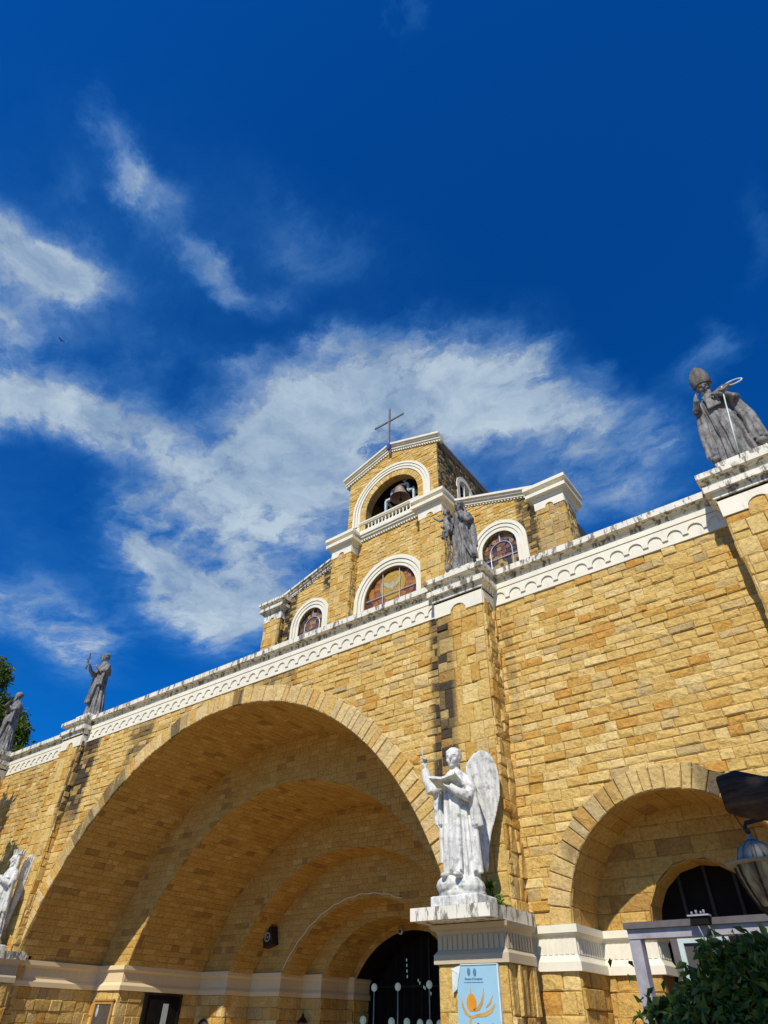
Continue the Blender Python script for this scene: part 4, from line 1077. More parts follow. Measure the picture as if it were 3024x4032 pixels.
# --- white winged preacher with a book (right hand pedestal)
def winged_statue(loc, label, pose):
    root = tag(empty('winged_statue', loc), label, 'statue', 'white winged statues on the portal pedestals')
    mb = MB()
    mb.box(-0.50, 0.52, -0.30, 0.42, 0, 0.17)
    sculpt(mb, 'plinth', M_WH_ST, root, 0.03, 1)
    mb = MB()
    robe(mb, [(0.0, 0.05, 0.40, 0.37, 0.29, 0.06), (0.0, 0.05, 0.50, 0.35, 0.28, 0.06), (0.02, 0.05, 0.65, 0.33, 0.26, 0.06), (0.02, 0.03, 0.9, 0.31, 0.24, 0.075), (0.02, 0.02, 1.45, 0.285, 0.21, 0.05), (0.03, 0.01, 1.8, 0.265, 0.19, 0.03), (0.02, 0.0, 2.08, 0.30, 0.19, 0.015), (0.01, 0.0, 2.26, 0.32, 0.17, 0.01), (0.0, 0.0, 2.37, 0.19, 0.13, 0.0), (0, 0, 2.44, 0.09, 0.09, 0)], 3, nf=13)
    # scapular hanging in front, with a creased hem
    drape(mb, (0.0, -0.17, 2.1), (0.0, -0.25, 0.55), 0.24, 0.30, 0.055, n=5)
    # shoulder cape
    robe(mb, [(0, 0, 2.05, 0.36, 0.24, 0.03), (0, 0, 2.2, 0.34, 0.21, 0.02), (0, 0, 2.34, 0.22, 0.16, 0.0), (0, 0, 2.40, 0.12, 0.11, 0.0)], 9, nf=7)
    # feet and the rock they stand on
    mb.ell((0.0, 0.05, 0.20), (0.47, 0.37, 0.22)); mb.ell((-0.12, -0.05, 0.34), (0.34, 0.30, 0.20)); mb.ell((0.2, 0.0, 0.30), (0.28, 0.30, 0.18))
    for s_ in (-1, 1): mb.ell((s_*0.14, -0.30, 0.47), (0.07, 0.14, 0.055))
    if pose == 'preach':
        head(mb, (0.0, -0.03, 2.66), 0.215, 0.15, 0.10, 'short')
        # raised arm
        mb.tube([(-0.26, 0, 2.24), (-0.44, -0.05, 2.10), (-0.52, -0.12, 2.06)], [0.115, 0.12, 0.11], 12)
        mb.tube([(-0.50, -0.10, 2.04), (-0.60, -0.15, 2.28), (-0.62, -0.17, 2.50)], [0.115, 0.10, 0.085], 12)
        hand(mb, (-0.62, -0.17, 2.56), (0.02, -0.02, 1), (0.2, -1, 0), 0.26, 0.9)
        mb.tube([(-0.655, -0.19, 2.70), (-0.665, -0.20, 2.86), (-0.67, -0.20, 2.98)], [0.020, 0.019, 0.014], 7)
        drape(mb, (-0.42, -0.02, 2.04), (-0.42, 0.0, 1.42), 0.14, 0.10, 0.05, n=3)
        drape(mb, (-0.36, 0.02, 1.6), (-0.34, 0.02, 0.75), 0.10, 0.12, 0.045, n=3)
        # arm under the book
        mb.tube([(0.27, 0, 2.22), (0.40, -0.06, 1.95), (0.36, -0.20, 1.80)], [0.115, 0.125, 0.11], 12)
        mb.tube([(0.38, -0.16, 1.82), (0.22, -0.32, 1.90), (0.10, -0.40, 2.00)], [0.11, 0.085, 0.07], 12)
        hand(mb, (0.12, -0.38, 1.98), (-1, -0.3, 0.35), (0, -0.2, 1), 0.24, 0.5, -1)
        hand(mb, (-0.20, -0.20, 2.12), (0.7, -0.5, 0.1), (0.3, 0.6, -0.6), 0.22, 0.5)
        drape(mb, (0.42, -0.06, 1.92), (0.46, -0.02, 1.32), 0.10, 0.15, 0.055, n=4)
        drape(mb, (0.36, 0.02, 1.5), (0.36, 0.02, 0.55), 0.10, 0.16, 0.05, n=4)
    else:
        head(mb, (0.0, -0.03, 2.66), 0.205, -0.2, 0.1, 'long', 0.5)
        for s_ in (-1, 1):
            mb.tube([(s_*0.27, 0, 2.24), (s_*0.40, -0.05, 1.95), (s_*0.38, -0.10, 1.82)], [0.11, 0.115, 0.10], 12)
            mb.tube([(s_*0.40, -0.10, 1.84), (s_*0.26, -0.30, 1.95), (s_*0.10, -0.38, 2.05)], [0.105, 0.085, 0.07], 12)
            hand(mb, (s_*0.12, -0.37, 2.04), (-s_*0.8, -0.4, 0.4), (0, 0.5, -0.3), 0.23, 0.6, s_)
            drape(mb, (s_*0.40, -0.06, 1.9), (s_*0.40, 0.0, 1.1), 0.10, 0.16, 0.05, n=4)
    sculpt(mb, 'figure', M_WH_ST, root, 0.016)
    wo_ = [(0.10, 2.42), (0.14, 2.62), (0.26, 2.78), (0.42, 2.90), (0.54, 2.91), (0.68, 2.84), (0.78, 2.62), (0.83, 2.34), (0.80, 2.0), (0.68, 1.62), (0.55, 1.28), (0.47, 0.98), (0.43, 0.62), (0.39, 0.60), (0.30, 0.95), (0.22, 1.4), (0.17, 1.9)]
    for s_ in (1, -1):
        mb = MB(); c_, s2 = (0.72, 0.69) if pose == 'preach' else (0.10, 0.55); th = Vector((s_*s2, -c_, 0))*0.04
        base = [Vector((s_*w*c_*1.0+0.02, 0.20+w*s2, z)) for w, z in wo_]
        mb.slab([q-th for q in base], th*2)
        for (r0_, r1_, k) in ((0.35, 0.42, 14), (0.62, 0.35, 16), (0.95, 0.30, 14)):      # rows of feathers in low relief
            for i in range(k):
                t = i/(k-1); z = 2.75-1.9*t; w = (0.16+0.55*r0_*0.9)*(1-0.35*t)
                q = Vector((s_*w*c_*1.0+0.02, 0.20+w*s2, z)); mb.ell(q-th*0.85 if s_ > 0 else q-th*0.85, (0.075, 0.03, 0.12), 8)
        sculpt(mb, 'wing', M_WH_ST, root, 0.022)
    if pose == 'preach':
        mb = MB(); M = Matrix.Translation((-0.02, -0.36, 2.06)) @ Matrix.Rotation(0.10, 4, 'Z') @ Matrix.Rotation(-0.28, 4, 'X')
        for s_ in (-1, 1):
            q = [M @ Vector(v) for v in ((0, -0.19, 0.0), (s_*0.29, -0.19, 0.07), (s_*0.29, 0.19, 0.07), (0, 0.19, 0.0))]
            mb.slab(q, M.to_3x3() @ Vector((0, 0, 0.05)))
        mb.build('book', M_WH_ST, root, loc=0)
    else:
        mb = MB()
        for k in range(12):
            a = 2*pi*k/12; mb.bar((0.17*cos(a), 0.02+0.17*sin(a), 2.80), (0.2*cos(a), 0.02+0.2*sin(a), 2.96), 0.05, 0.03)
        mb.lathe([(0.17, 2.78), (0.175, 2.83), (0.165, 2.83), (0.16, 2.78)], 20, Matrix.Translation((0, 0.02, 0)), False)
        mb.build('crown', M_WH_ST, root, loc=0)
    return root
ZSL = U(0.1350)
winged_statue((-6.92, 11.40, ZSL), 'white winged statue raising one finger and holding an open book, on the white pedestal', 'preach')
winged_statue((-25.55, 11.75, ZSL), 'crowned white winged statue at the left edge beside the great arch', 'pray')

ZC = U(0.7445)+0.10
# --- mother and child on the middle pilaster
root = tag(empty('saint_statue', (-6.93, 12.50, ZC)), 'grey statue of a veiled mother carrying a child, above the middle pilaster', 'statue', 'grey statues along the cornice')
mb = MB()
robe(mb, [(0.0, 0, 0.0, 0.38, 0.28, 0.10), (0.0, 0, 0.25, 0.34, 0.25, 0.13), (0.02, 0, 0.9, 0.28, 0.21, 0.12), (0.04, 0, 1.35, 0.24, 0.19, 0.07), (0.04, 0, 1.62, 0.25, 0.18, 0.03), (0.03, 0, 1.9, 0.28, 0.19, 0.02), (0.02, 0, 2.06, 0.26, 0.16, 0.01), (0.0, 0, 2.16, 0.12, 0.11, 0)], 21, nf=10)
head(mb, (0.02, -0.06, 2.38), 0.195, 0.0, 0.22, 'veil')
drape(mb, (0.28, 0.02, 1.95), (0.36, 0.02, 0.75), 0.10, 0.14, 0.045, 0.04, 5); drape(mb, (0.30, 0.0, 1.2), (0.36, -0.02, 0.35), 0.12, 0.15, 0.04, 0.02, 4)
drape(mb, (0.12, -0.20, 1.55), (0.42, -0.18, 0.35), 0.16, 0.10, 0.045, -0.06, 4)
mb.tube([(0.24, 0, 2.0), (0.37, -0.05, 1.70), (0.30, -0.16, 1.62)], [0.10, 0.10, 0.09], 12); mb.tube([(0.32, -0.14, 1.62), (0.20, -0.27, 1.75), (0.12, -0.30, 1.88)], [0.09, 0.07, 0.055], 12)
hand(mb, (0.12, -0.30, 1.86), (-0.3, -0.1, 1), (-0.6, 0.5, 0), 0.20, 0.6)
mb.tube([(-0.20, 0, 2.0), (-0.34, -0.04, 1.72), (-0.40, -0.16, 1.56)], [0.10, 0.10, 0.09], 12); mb.tube([(-0.40, -0.14, 1.56), (-0.38, -0.28, 1.52), (-0.30, -0.36, 1.52)], [0.09, 0.07, 0.06], 12)
hand(mb, (-0.34, -0.34, 1.52), (-0.6, -0.5, 0.1), (0, 0.1, 1), 0.20, 0.7)
drape(mb, (-0.30, -0.05, 1.6), (-0.24, -0.10, 1.05), 0.12, 0.08, 0.05, 0, 3)
# the child
robe(mb, [(-0.32, -0.22, 1.42, 0.13, 0.13, 0.08), (-0.33, -0.20, 1.62, 0.15, 0.13, 0.06), (-0.35, -0.18, 1.85, 0.12, 0.10, 0.03), (-0.35, -0.18, 2.02, 0.12, 0.09, 0.02), (-0.35, -0.18, 2.09, 0.05, 0.05, 0)], 4, nf=7)
head(mb, (-0.35, -0.20, 2.22), 0.125, -0.1, 0.0, 'short')
mb.tube([(-0.44, -0.2, 2.0), (-0.55, -0.28, 1.93), (-0.66, -0.34, 2.02)], [0.05, 0.045, 0.03], 10); hand(mb, (-0.66, -0.34, 2.02), (-0.7, -0.3, 0.7), (0, -1, 0), 0.13, 0.2)
mb.tube([(-0.26, -0.26, 1.96), (-0.20, -0.34, 1.86), (-0.14, -0.36, 1.90)], [0.045, 0.04, 0.03], 10)
for s_ in (-1, 1): mb.tube([(-0.32+s_*0.06, -0.28, 1.48), (-0.33+s_*0.07, -0.38, 1.36), (-0.34+s_*0.07, -0.36, 1.18)], [0.06, 0.05, 0.035], 10); mb.ell((-0.34+s_*0.07, -0.41, 1.14), (0.035, 0.08, 0.035))
sculpt(mb, 'figure', M_BRZ_ST, root, 0.016)
mb = MB()
for i in range(26):
    t = i/25; mb.ell((-0.27-0.06*sin(t*9)-0.03*t, -0.34, 1.42-1.30*t), (0.038+0.022*(i % 5 == 0), 0.036, 0.040), 8)
mb.ell((-0.34, -0.34, 0.10), (0.09, 0.06, 0.12), 10)
mb.build('rosary', M_BRZ_ST, root, True, loc=0)
mb = MB(); mb.box(-0.46, 0.46, -0.33, 0.33, -0.10, 0.02); sculpt(mb, 'plinth', M_COPING, root, 0.04, 0)

# --- bishop with mitre, book and crozier
root = tag(empty('saint_statue', (0.32, 12.50, ZC)), 'grey bearded bishop statue in a mitre with a book and a white crozier', 'statue', 'grey statues along the cornice')
mb = MB()
robe(mb, [(0.02, 0, 0.0, 0.42, 0.32, 0.10), (0.02, 0, 0.3, 0.38, 0.28, 0.11), (0.03, 0, 0.9, 0.33, 0.25, 0.10), (0.02, 0, 1.45, 0.30, 0.23, 0.05), (0.0, 0, 1.75, 0.28, 0.20, 0.03), (0.0, 0, 2.05, 0.30, 0.21, 0.02), (0.0, 0, 2.22, 0.28, 0.18, 0.01), (-0.01, 0, 2.34, 0.12, 0.12, 0)], 33, nf=12)
head(mb, (-0.05, -0.14, 2.56), 0.215, 0.05, 0.38, 'short', 1.0)
# cope: two heavy edges and a broad back
robe(mb, [(0.03, 0.20, 0.28, 0.54, 0.26, 0.07), (0.03, 0.18, 0.9, 0.49, 0.24, 0.06), (0.02, 0.15, 1.6, 0.42, 0.21, 0.04), (0.0, 0.10, 2.05, 0.40, 0.20, 0.02), (0.0, 0.06, 2.28, 0.28, 0.18, 0.01), (0, 0.04, 2.36, 0.14, 0.12, 0)], 8, nf=8)
drape(mb, (-0.32, -0.06, 2.05), (-0.48, -0.02, 0.50), 0.10, 0.18, 0.06, -0.05, 4); drape(mb, (0.36, -0.08, 2.02), (0.52, -0.04, 0.52), 0.12, 0.20, 0.07, 0.08, 4)
mb.ell((0.52, 0.0, 0.42), (0.14, 0.14, 0.10)); mb.ell((-0.45, 0.0, 0.40), (0.12, 0.12, 0.10))
for k in range(6): mb.tube([(-0.16+0.06*k, -0.20, 2.24), (-0.12+0.05*k, -0.26, 1.98), (-0.14+0.05*k, -0.26, 1.74)], [0.035, 0.04, 0.03], 8)
mb.tube([(-0.28, 0, 2.16), (-0.40, -0.08, 1.92), (-0.38, -0.22, 1.92)], [0.11, 0.11, 0.10], 12); mb.tube([(-0.38, -0.20, 1.94), (-0.32, -0.34, 2.06), (-0.30, -0.36, 2.16)], [0.09, 0.07, 0.055], 12)
hand(mb, (-0.30, -0.36, 2.14), (0.1, -0.1, 1), (0.6, 0.6, 0), 0.21, 0.5)
mb.tube([(0.28, 0, 2.16), (0.46, -0.08, 1.90), (0.40, -0.24, 1.80)], [0.12, 0.12, 0.10], 12); mb.tube([(0.42, -0.22, 1.82), (0.26, -0.36, 1.92), (0.14, -0.38, 2.0)], [0.10, 0.075, 0.06], 12)
hand(mb, (0.16, -0.37, 1.98), (-0.9, -0.1, 0.4), (0, 0.6, 0.5), 0.22, 0.6, -1)
sculpt(mb, 'figure', M_BRZ_ST, root, 0.017)
mb = MB()      # mitre: two stiff horns
M = Matrix.Translation((-0.05, -0.12, 2.66)) @ Matrix.Rotation(0.36, 4, 'X')
prof = [(0.205, 0.0), (0.225, 0.10), (0.235, 0.22), (0.20, 0.36), (0.12, 0.50), (0.02, 0.58)]
vs = []; n = 28
for (r_, z) in prof:
    for k in range(n): a = 2*pi*k/n; vs.append(M @ Vector((r_*cos(a), max(0.35, 1-z*1.0)*0.92*0.225*sin(a), z-0.05*(z > 0.4)*abs(sin(a)))))
fs = [(i*n+k, i*n+(k+1) % n, (i+1)*n+(k+1) % n, (i+1)*n+k) for i in range(len(prof)-1) for k in range(n)]+[tuple(range(n))[::-1], tuple(range((len(prof)-1)*n, len(prof)*n))]
mb.add(vs, fs); mb.tube([M @ Vector((0.21*cos(2*pi*k/20), 0.21*sin(2*pi*k/20), 0.03)) for k in range(21)], 0.025, 6, False)
mb.build('mitre', M_DUSK, root, True, loc=0)
mb = MB(); M = Matrix.Translation((0.30, -0.32, 2.12)) @ Matrix.Rotation(-0.45, 4, 'Z') @ Matrix.Rotation(0.5, 4, 'Y') @ Matrix.Rotation(0.9, 4, 'X')
mb.obox(M.translation, M.to_3x3() @ Vector((0.15, 0, 0)), M.to_3x3() @ Vector((0, 0.20, 0)), M.to_3x3() @ Vector((0, 0, 0.04)))
mb.build('book', M_DUSK, root, loc=0)
mb = MB(); pts = [(0.0, -0.46, 0.02), (0.10, -0.44, 0.75), (0.22, -0.42, 1.6), (0.30, -0.36, 2.15)]
cc = Vector((0.56, -0.30, 2.18))
for i in range(34):
    a = radians(185)-radians(430)*i/33; r_ = 0.25*(1-i/33*0.62); pts.append(cc+Vector((r_*cos(a)*1.0, 0.12*sin(a)*r_/0.25, r_*sin(a)*0.82)))
mb.tube(pts, 0.017, 8); mb.build('crozier', plain('pale_crozier_paint', (0.62, 0.74, 0.68), 0.4), root, True, loc=0)
mb = MB(); mb.box(-0.52, 0.56, -0.36, 0.36, -0.10, 0.05); sculpt(mb, 'plinth', M_WHITE_OLD, root, 0.04, 0)

# --- friar holding up a small cross (left pilaster)
def friar(loc, label, seed, cross):
    root = tag(empty('saint_statue', loc), label, 'statue', 'grey statues along the cornice')
    mb = MB()
    robe(mb, [(0.10, 0.05, 0.0, 0.44, 0.36, 0.07), (0.08, 0.04, 0.4, 0.37, 0.31, 0.08), (0.04, 0.02, 1.0, 0.31, 0.26, 0.07), (0.0, 0, 1.55, 0.27, 0.22, 0.05), (-0.03, -0.02, 1.9, 0.28, 0.21, 0.03), (-0.05, -0.04, 2.2, 0.30, 0.21, 0.02), (-0.06, -0.05, 2.42, 0.25, 0.18, 0.01), (-0.07, -0.06, 2.52, 0.10, 0.10, 0)], seed, nf=11)
    robe(mb, [(-0.05, -0.03, 1.95, 0.37, 0.30, 0.05), (-0.05, -0.03, 2.15, 0.36, 0.28, 0.03), (-0.06, -0.05, 2.38, 0.24, 0.19, 0.0), (-0.07, -0.05, 2.48, 0.14, 0.13, 0.0)], seed+2, nf=6)
    head(mb, (-0.09, -0.13, 2.74), 0.215, -0.15, 0.05, 'tonsure' if cross else 'short', 0.0 if cross else 0.8)
    drape(mb, (0.0, -0.22, 1.75), (0.02, -0.34, 0.55), 0.30, 0.34, 0.05, 0, 6)
    for s_ in (-1, 1):
        mb.tube([(s_*0.27-0.05, -0.03, 2.3), (s_*0.36-0.05, -0.12, 2.02), (s_*0.32-0.05, -0.26, 1.90)], [0.115, 0.12, 0.11], 12)
        f_ = -0.66 if (cross and s_ < 0) else -0.40
        mb.tube([(s_*0.34-0.05, -0.22, 1.92), (s_*0.20-0.05, f_+0.12, 2.02), (s_*0.08-0.05, f_, 2.12)], [0.11, 0.08, 0.06], 12)
        hand(mb, (s_*0.09-0.05, f_, 2.11), (-s_*0.2, -0.6, 0.6), (-s_*0.8, 0.1, 0.3), 0.22, 0.7, s_)
        drape(mb, (s_*0.34-0.05, -0.18, 1.9), (s_*0.30, -0.20, 1.35), 0.08, 0.14, 0.06, 0, 4)
    sculpt(mb, 'figure', M_BRZ_ST, root, 0.018)
    if cross:
        mb = MB(); mb.bar((-0.13, -0.80, 1.92), (-0.10, -0.86, 2.66), 0.045); mb.bar((-0.26, -0.84, 2.40), (0.03, -0.84, 2.42), 0.04); mb.ell((-0.12, -0.82, 2.08), (0.08, 0.05, 0.14), 10)
        mb.build('hand_cross', M_DUSK, root, loc=0)
    else:
        mb = MB(); mb.obox((-0.05, -0.50, 2.22), (0.16, 0, 0.02), (0, 0.05, 0.12), (0, -0.03, 0.015)); mb.build('book', M_DUSK, root, loc=0)
    mb = MB(); mb.box(-0.40, 0.50, -0.36, 0.40, -0.10, 0.02); sculpt(mb, 'plinth', M_COPING, root, 0.04, 0)
friar((-25.30, 12.52, ZC), 'grey friar statue holding out a small cross against the blue sky', 12, True)
friar((-32.75, 12.45, ZC), 'grey statue with clasped hands at the far left, in front of the tree', 40, False)
#@ENDS
#@EXTRAS@
# ------------------------------------------------------------ things on and in the portal
root = tag(empty('wall_speaker', (-1.616*S, YR[3]*S-0.02, U(0.206))), 'black box loudspeaker with a pale round cone, fixed to the vault', 'speaker')
mb = MB(); Rt = Matrix.Rotation(-0.22, 3, 'Y'); c0 = Vector((-1.616*S, YR[3]*S-0.18, U(0.206)))
mb.obox(c0, Rt @ Vector((0.24, 0, 0)), (0, 0.16, 0), Rt @ Vector((0, 0, 0.30))); mb.build('case', M_BLACKPL, root)
mb = MB(); mb.lathe([(0.155, 0), (0.165, 0.02), (0.12, 0.025), (0.115, 0.0), (0.05, -0.02), (0.04, 0.01), (0.0, 0.02)], 22, Matrix.Translation(c0+Vector((0, -0.165, 0))) @ Matrix.Rotation(pi/2, 4, 'X'), False)
mb.build('cone', plain('pale_cone', (0.34, 0.31, 0.26), 0.6), root, True)
mb = MB(); dm = tag(empty('dome_camera', (-16.82, YR[5]*S-0.08, U(0.229))), 'tiny white dome camera over the dark doorway', 'camera')
mb.lathe([(0.10, 0.0), (0.10, 0.06), (0.085, 0.10)], 14, Matrix.Translation((-16.82, YR[5]*S-0.09, U(0.226))) @ Matrix.Rotation(pi/2, 4, 'X')); mb.build('housing', M_WHITE, dm, True)
mb = MB(); mb.ell((-16.82, YR[5]*S-0.19, U(0.226)), (0.065, 0.065, 0.065)); mb.build('lens', M_BLACKPL, dm, True)

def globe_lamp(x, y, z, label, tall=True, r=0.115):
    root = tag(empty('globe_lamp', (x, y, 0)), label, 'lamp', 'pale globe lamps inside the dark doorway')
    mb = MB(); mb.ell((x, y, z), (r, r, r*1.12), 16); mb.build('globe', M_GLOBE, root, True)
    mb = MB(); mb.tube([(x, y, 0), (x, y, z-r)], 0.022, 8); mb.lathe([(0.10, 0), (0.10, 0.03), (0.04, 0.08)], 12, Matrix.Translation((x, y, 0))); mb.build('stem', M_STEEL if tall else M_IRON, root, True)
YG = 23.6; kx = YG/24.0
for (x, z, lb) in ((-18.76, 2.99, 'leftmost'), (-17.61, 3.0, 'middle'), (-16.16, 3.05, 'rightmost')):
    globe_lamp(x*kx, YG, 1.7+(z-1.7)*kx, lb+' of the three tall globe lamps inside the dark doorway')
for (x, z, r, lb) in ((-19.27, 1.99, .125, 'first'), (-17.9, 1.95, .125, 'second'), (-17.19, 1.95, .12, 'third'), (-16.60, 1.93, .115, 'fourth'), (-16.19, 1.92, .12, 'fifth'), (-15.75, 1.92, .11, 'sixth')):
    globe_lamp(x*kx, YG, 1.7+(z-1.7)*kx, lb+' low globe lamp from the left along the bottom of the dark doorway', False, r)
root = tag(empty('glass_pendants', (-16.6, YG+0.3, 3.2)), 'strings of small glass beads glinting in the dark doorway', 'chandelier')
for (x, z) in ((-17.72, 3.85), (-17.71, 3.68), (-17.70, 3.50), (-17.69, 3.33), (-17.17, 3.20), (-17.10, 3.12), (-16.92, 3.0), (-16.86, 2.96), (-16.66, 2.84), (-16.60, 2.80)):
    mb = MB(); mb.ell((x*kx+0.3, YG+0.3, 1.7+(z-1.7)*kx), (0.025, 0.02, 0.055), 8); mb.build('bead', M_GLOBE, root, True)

root = tag(empty('notice_board', (-1.85*S, YR[1]*S, 0.9)), 'ochre framed notice board with a grey panel on the first pier of the portal', 'notice board')
xa, xb, zb_, zt_ = -1.897*S, -1.811*S, 0.6, U(0.046); yy = YR[1]*S-0.05
mb = MB(); mb.box(xa, xa+0.09, yy-0.05, yy, zb_, zt_); mb.box(xb-0.09, xb, yy-0.05, yy, zb_, zt_); mb.box(xa+0.09, xb-0.09, yy-0.05, yy, zt_-0.09, zt_); mb.box(xa-0.03, xb+0.03, yy-0.08, yy, zt_, zt_+0.04); mb.build('frame', M_WOODF, root)
mb = MB(); mb.box(xa+0.088, xb-0.088, yy-0.02, yy-0.005, zb_, zt_-0.088); mb.build('panel', M_BOARD, root)
mb = MB(); mb.ell((xa+0.26, yy-0.03, zt_-0.30), (0.07, 0.008, 0.14), 12); mb.ell((xa+0.26, yy-0.03, zt_-0.15), (0.05, 0.008, 0.05), 12); mb.build('sticker', M_STICK, root)
root = tag(empty('side_doorway', (-1.80*S, 1.358*S, 0)), 'dark side doorway in the left pier of the portal, right of the notice board', 'doorway')
mb = MB(); X = (C-hw(1))*S+0.05; mb.box(X-0.02, X+0.02, 1.305*S, 1.41*S, 0, U(0.062)); mb.build('door_leaf', M_DARK, root)
mb = MB(); mb.box(X-0.02, X+0.05, 1.295*S, 1.305*S, 0, U(0.066)); mb.box(X-0.02, X+0.05, 1.41*S, 1.42*S, 0, U(0.066)); mb.box(X-0.02, X+0.05, 1.305*S, 1.41*S, U(0.062), U(0.066)); mb.build('door_frame', M_IRON, root)
mb = MB(); mb.box(X+0.021, X+0.03, 1.36*S, 1.378*S, 0.3, U(0.045)); mb.build('pale_strip', M_STEEL, root)
mb = MB(); x = -22.85; yy = YR[2]*S-0.06; pts = [(x-0.30, 1.0)]+[(x-0.30*cos(pi*i/12), 1.62+0.26*sin(pi*i/12)) for i in range(13)]+[(x+0.30, 1.0)]
mb.slab([(a, yy, z) for a, z in pts], (0, 0.05, 0)); root = tag(empty('wall_plaque', (x, yy, 1.4)), 'dark round-topped plaque low on the second pier of the portal', 'plaque'); mb.build('plate', M_BOARD, root)
mb = MB(); mb.tube([(a, yy-0.01, z) for a, z in pts], 0.03, 6); mb.build('rim', M_IRON, root, True)
x, yy = -19.93, YR[4]*S-0.35; root = tag(empty('wall_lantern', (x, yy, 1.7)), 'small spired iron lantern on the pier left of the dark doorway', 'lantern')
mb = MB(); mb.lathe([(0.20, 1.86), (0.17, 1.90), (0.10, 2.0), (0.035, 2.06), (0.05, 2.09), (0.012, 2.13), (0.008, 2.24)], 8, Matrix.Translation((x, yy, 0))); mb.build('roof', M_IRON, root)
mb = MB(); mb.lathe([(0.09, 1.5), (0.16, 1.85)], 8, Matrix.Translation((x, yy, 0))); mb.build('glass', M_BOARD, root)
mb = MB(); mb.tube([(x, yy, 1.52), (x, yy+0.1, 1.4), (x, YR[4]*S, 1.45)], 0.02, 6); mb.build('bracket', M_IRON, root)

# --- blue poster on the pedestal
YPO = 0.90*S-0.05
root = tag(empty('poster', (-6.88, YPO, 1.8)), 'pale blue poster with an orange flame emblem hung on the pedestal below the winged statue', 'poster')
M_PB = plain('poster_blue', (0.30, 0.52, 0.66), 0.45, 0.4, var=0.06, scale=2); M_PO = plain('poster_orange', (0.72, 0.30, 0.02), 0.5); M_PG = plain('poster_ochre', (0.55, 0.34, 0.10), 0.5); M_PD = plain('poster_ink', (0.10, 0.20, 0.30), 0.5); M_PW = plain('poster_edge', (0.62, 0.70, 0.72), 0.4)
mb = MB(); k = 11.62/11.505
def pz(z): return 1.7+(z-1.7)*k
xl, xr, zt_ = -7.20*k, -6.345*k, pz(2.61)
mb.slab([(xl-0.04, YPO, 0.5), (xr-0.0, YPO, 0.5), (xr, YPO, zt_), (xl+0.12, YPO, zt_-0.0), (xl+0.09, YPO, zt_-0.13), (xl+0.04, YPO, zt_-0.30)], (0, -0.02, 0)); mb.build('sheet', M_PB, root)
mb = MB(); mb.box(xr-0.012, xr+0.012, YPO-0.035, YPO+0.02, 0.5, zt_+0.01); mb.box(xl+0.12, xr-0.012, YPO-0.035, YPO+0.02, zt_-0.0, zt_+0.014); mb.build('edge', M_PW, root)
mb = MB(); mb.slab([(xl-0.06, YPO-0.06, zt_-0.05), (xl+0.12, YPO-0.02, zt_), (xl+0.09, YPO-0.03, zt_-0.14)], (0, -0.006, 0)); mb.slab([(xl-0.04, YPO-0.05, zt_-0.08), (xl+0.09, YPO-0.03, zt_-0.14), (xl+0.03, YPO-0.02, zt_-0.34), (xl-0.06, YPO-0.03, zt_-0.40)], (0, -0.006, 0)); mb.build('folded_corner', M_PW, root)
yp = YPO-0.021
def flat(mb, pts): mb.slab([(x*k, yp, pz(z)) for x, z in pts], (0, -0.004, 0))
mb = MB(); flat(mb, [(-6.895+0.098*cos(a)*(1-0.12*sin(a)), 2.10+0.122*sin(a)) for a in [2*pi*i/28 for i in range(28)]]); mb.build('flame', M_PO, root)
def stroke(mb, pts, w):
    n = len(pts); L, Rr = [], []
    for i, (x, z) in enumerate(pts):
        a, b_ = pts[max(0, i-1)], pts[min(n-1, i+1)]; dx, dz = b_[0]-a[0], b_[1]-a[1]; l = math.hypot(dx, dz); q = w[i]/2
        L.append((x-dz/l*q, z+dx/l*q)); Rr.append((x+dz/l*q, z-dx/l*q))
    for i in range(n-1): flat(mb, [L[i], L[i+1], Rr[i+1], Rr[i]])
mb = MB()
stroke(mb, [(-6.645, 2.29), (-6.66, 2.19), (-6.70, 2.09), (-6.76, 2.02), (-6.86, 1.985)], [0.012, 0.03, 0.05, 0.06, 0.03])
mb.build('flame_stroke', M_PG, root); mb = MB()
stroke(mb, [(-6.48, 2.19), (-6.53, 2.10), (-6.62, 2.03)], [0.01, 0.035, 0.02])
mb.build('flame_stroke', M_PG, root); mb = MB()
stroke(mb, [(-6.44, 2.08), (-6.52, 1.99), (-6.64, 1.94), (-6.80, 1.925), (-6.92, 1.90), (-6.95, 1.80), (-6.96, 1.6)], [0.012, 0.055, 0.06, 0.04, 0.045, 0.05, 0.06])
mb.build('flame_stroke', M_PG, root); mb = MB()
stroke(mb, [(-7.08, 2.13), (-7.07, 2.04), (-7.02, 1.96), (-6.93, 1.91)], [0.01, 0.04, 0.05, 0.03])
mb.build('flame_stroke', M_PG, root); mb = MB()
stroke(mb, [(-6.90, 2.29), (-6.90, 2.23)], [0.012, 0.014])
mb.build('flame_stroke', M_PG, root)

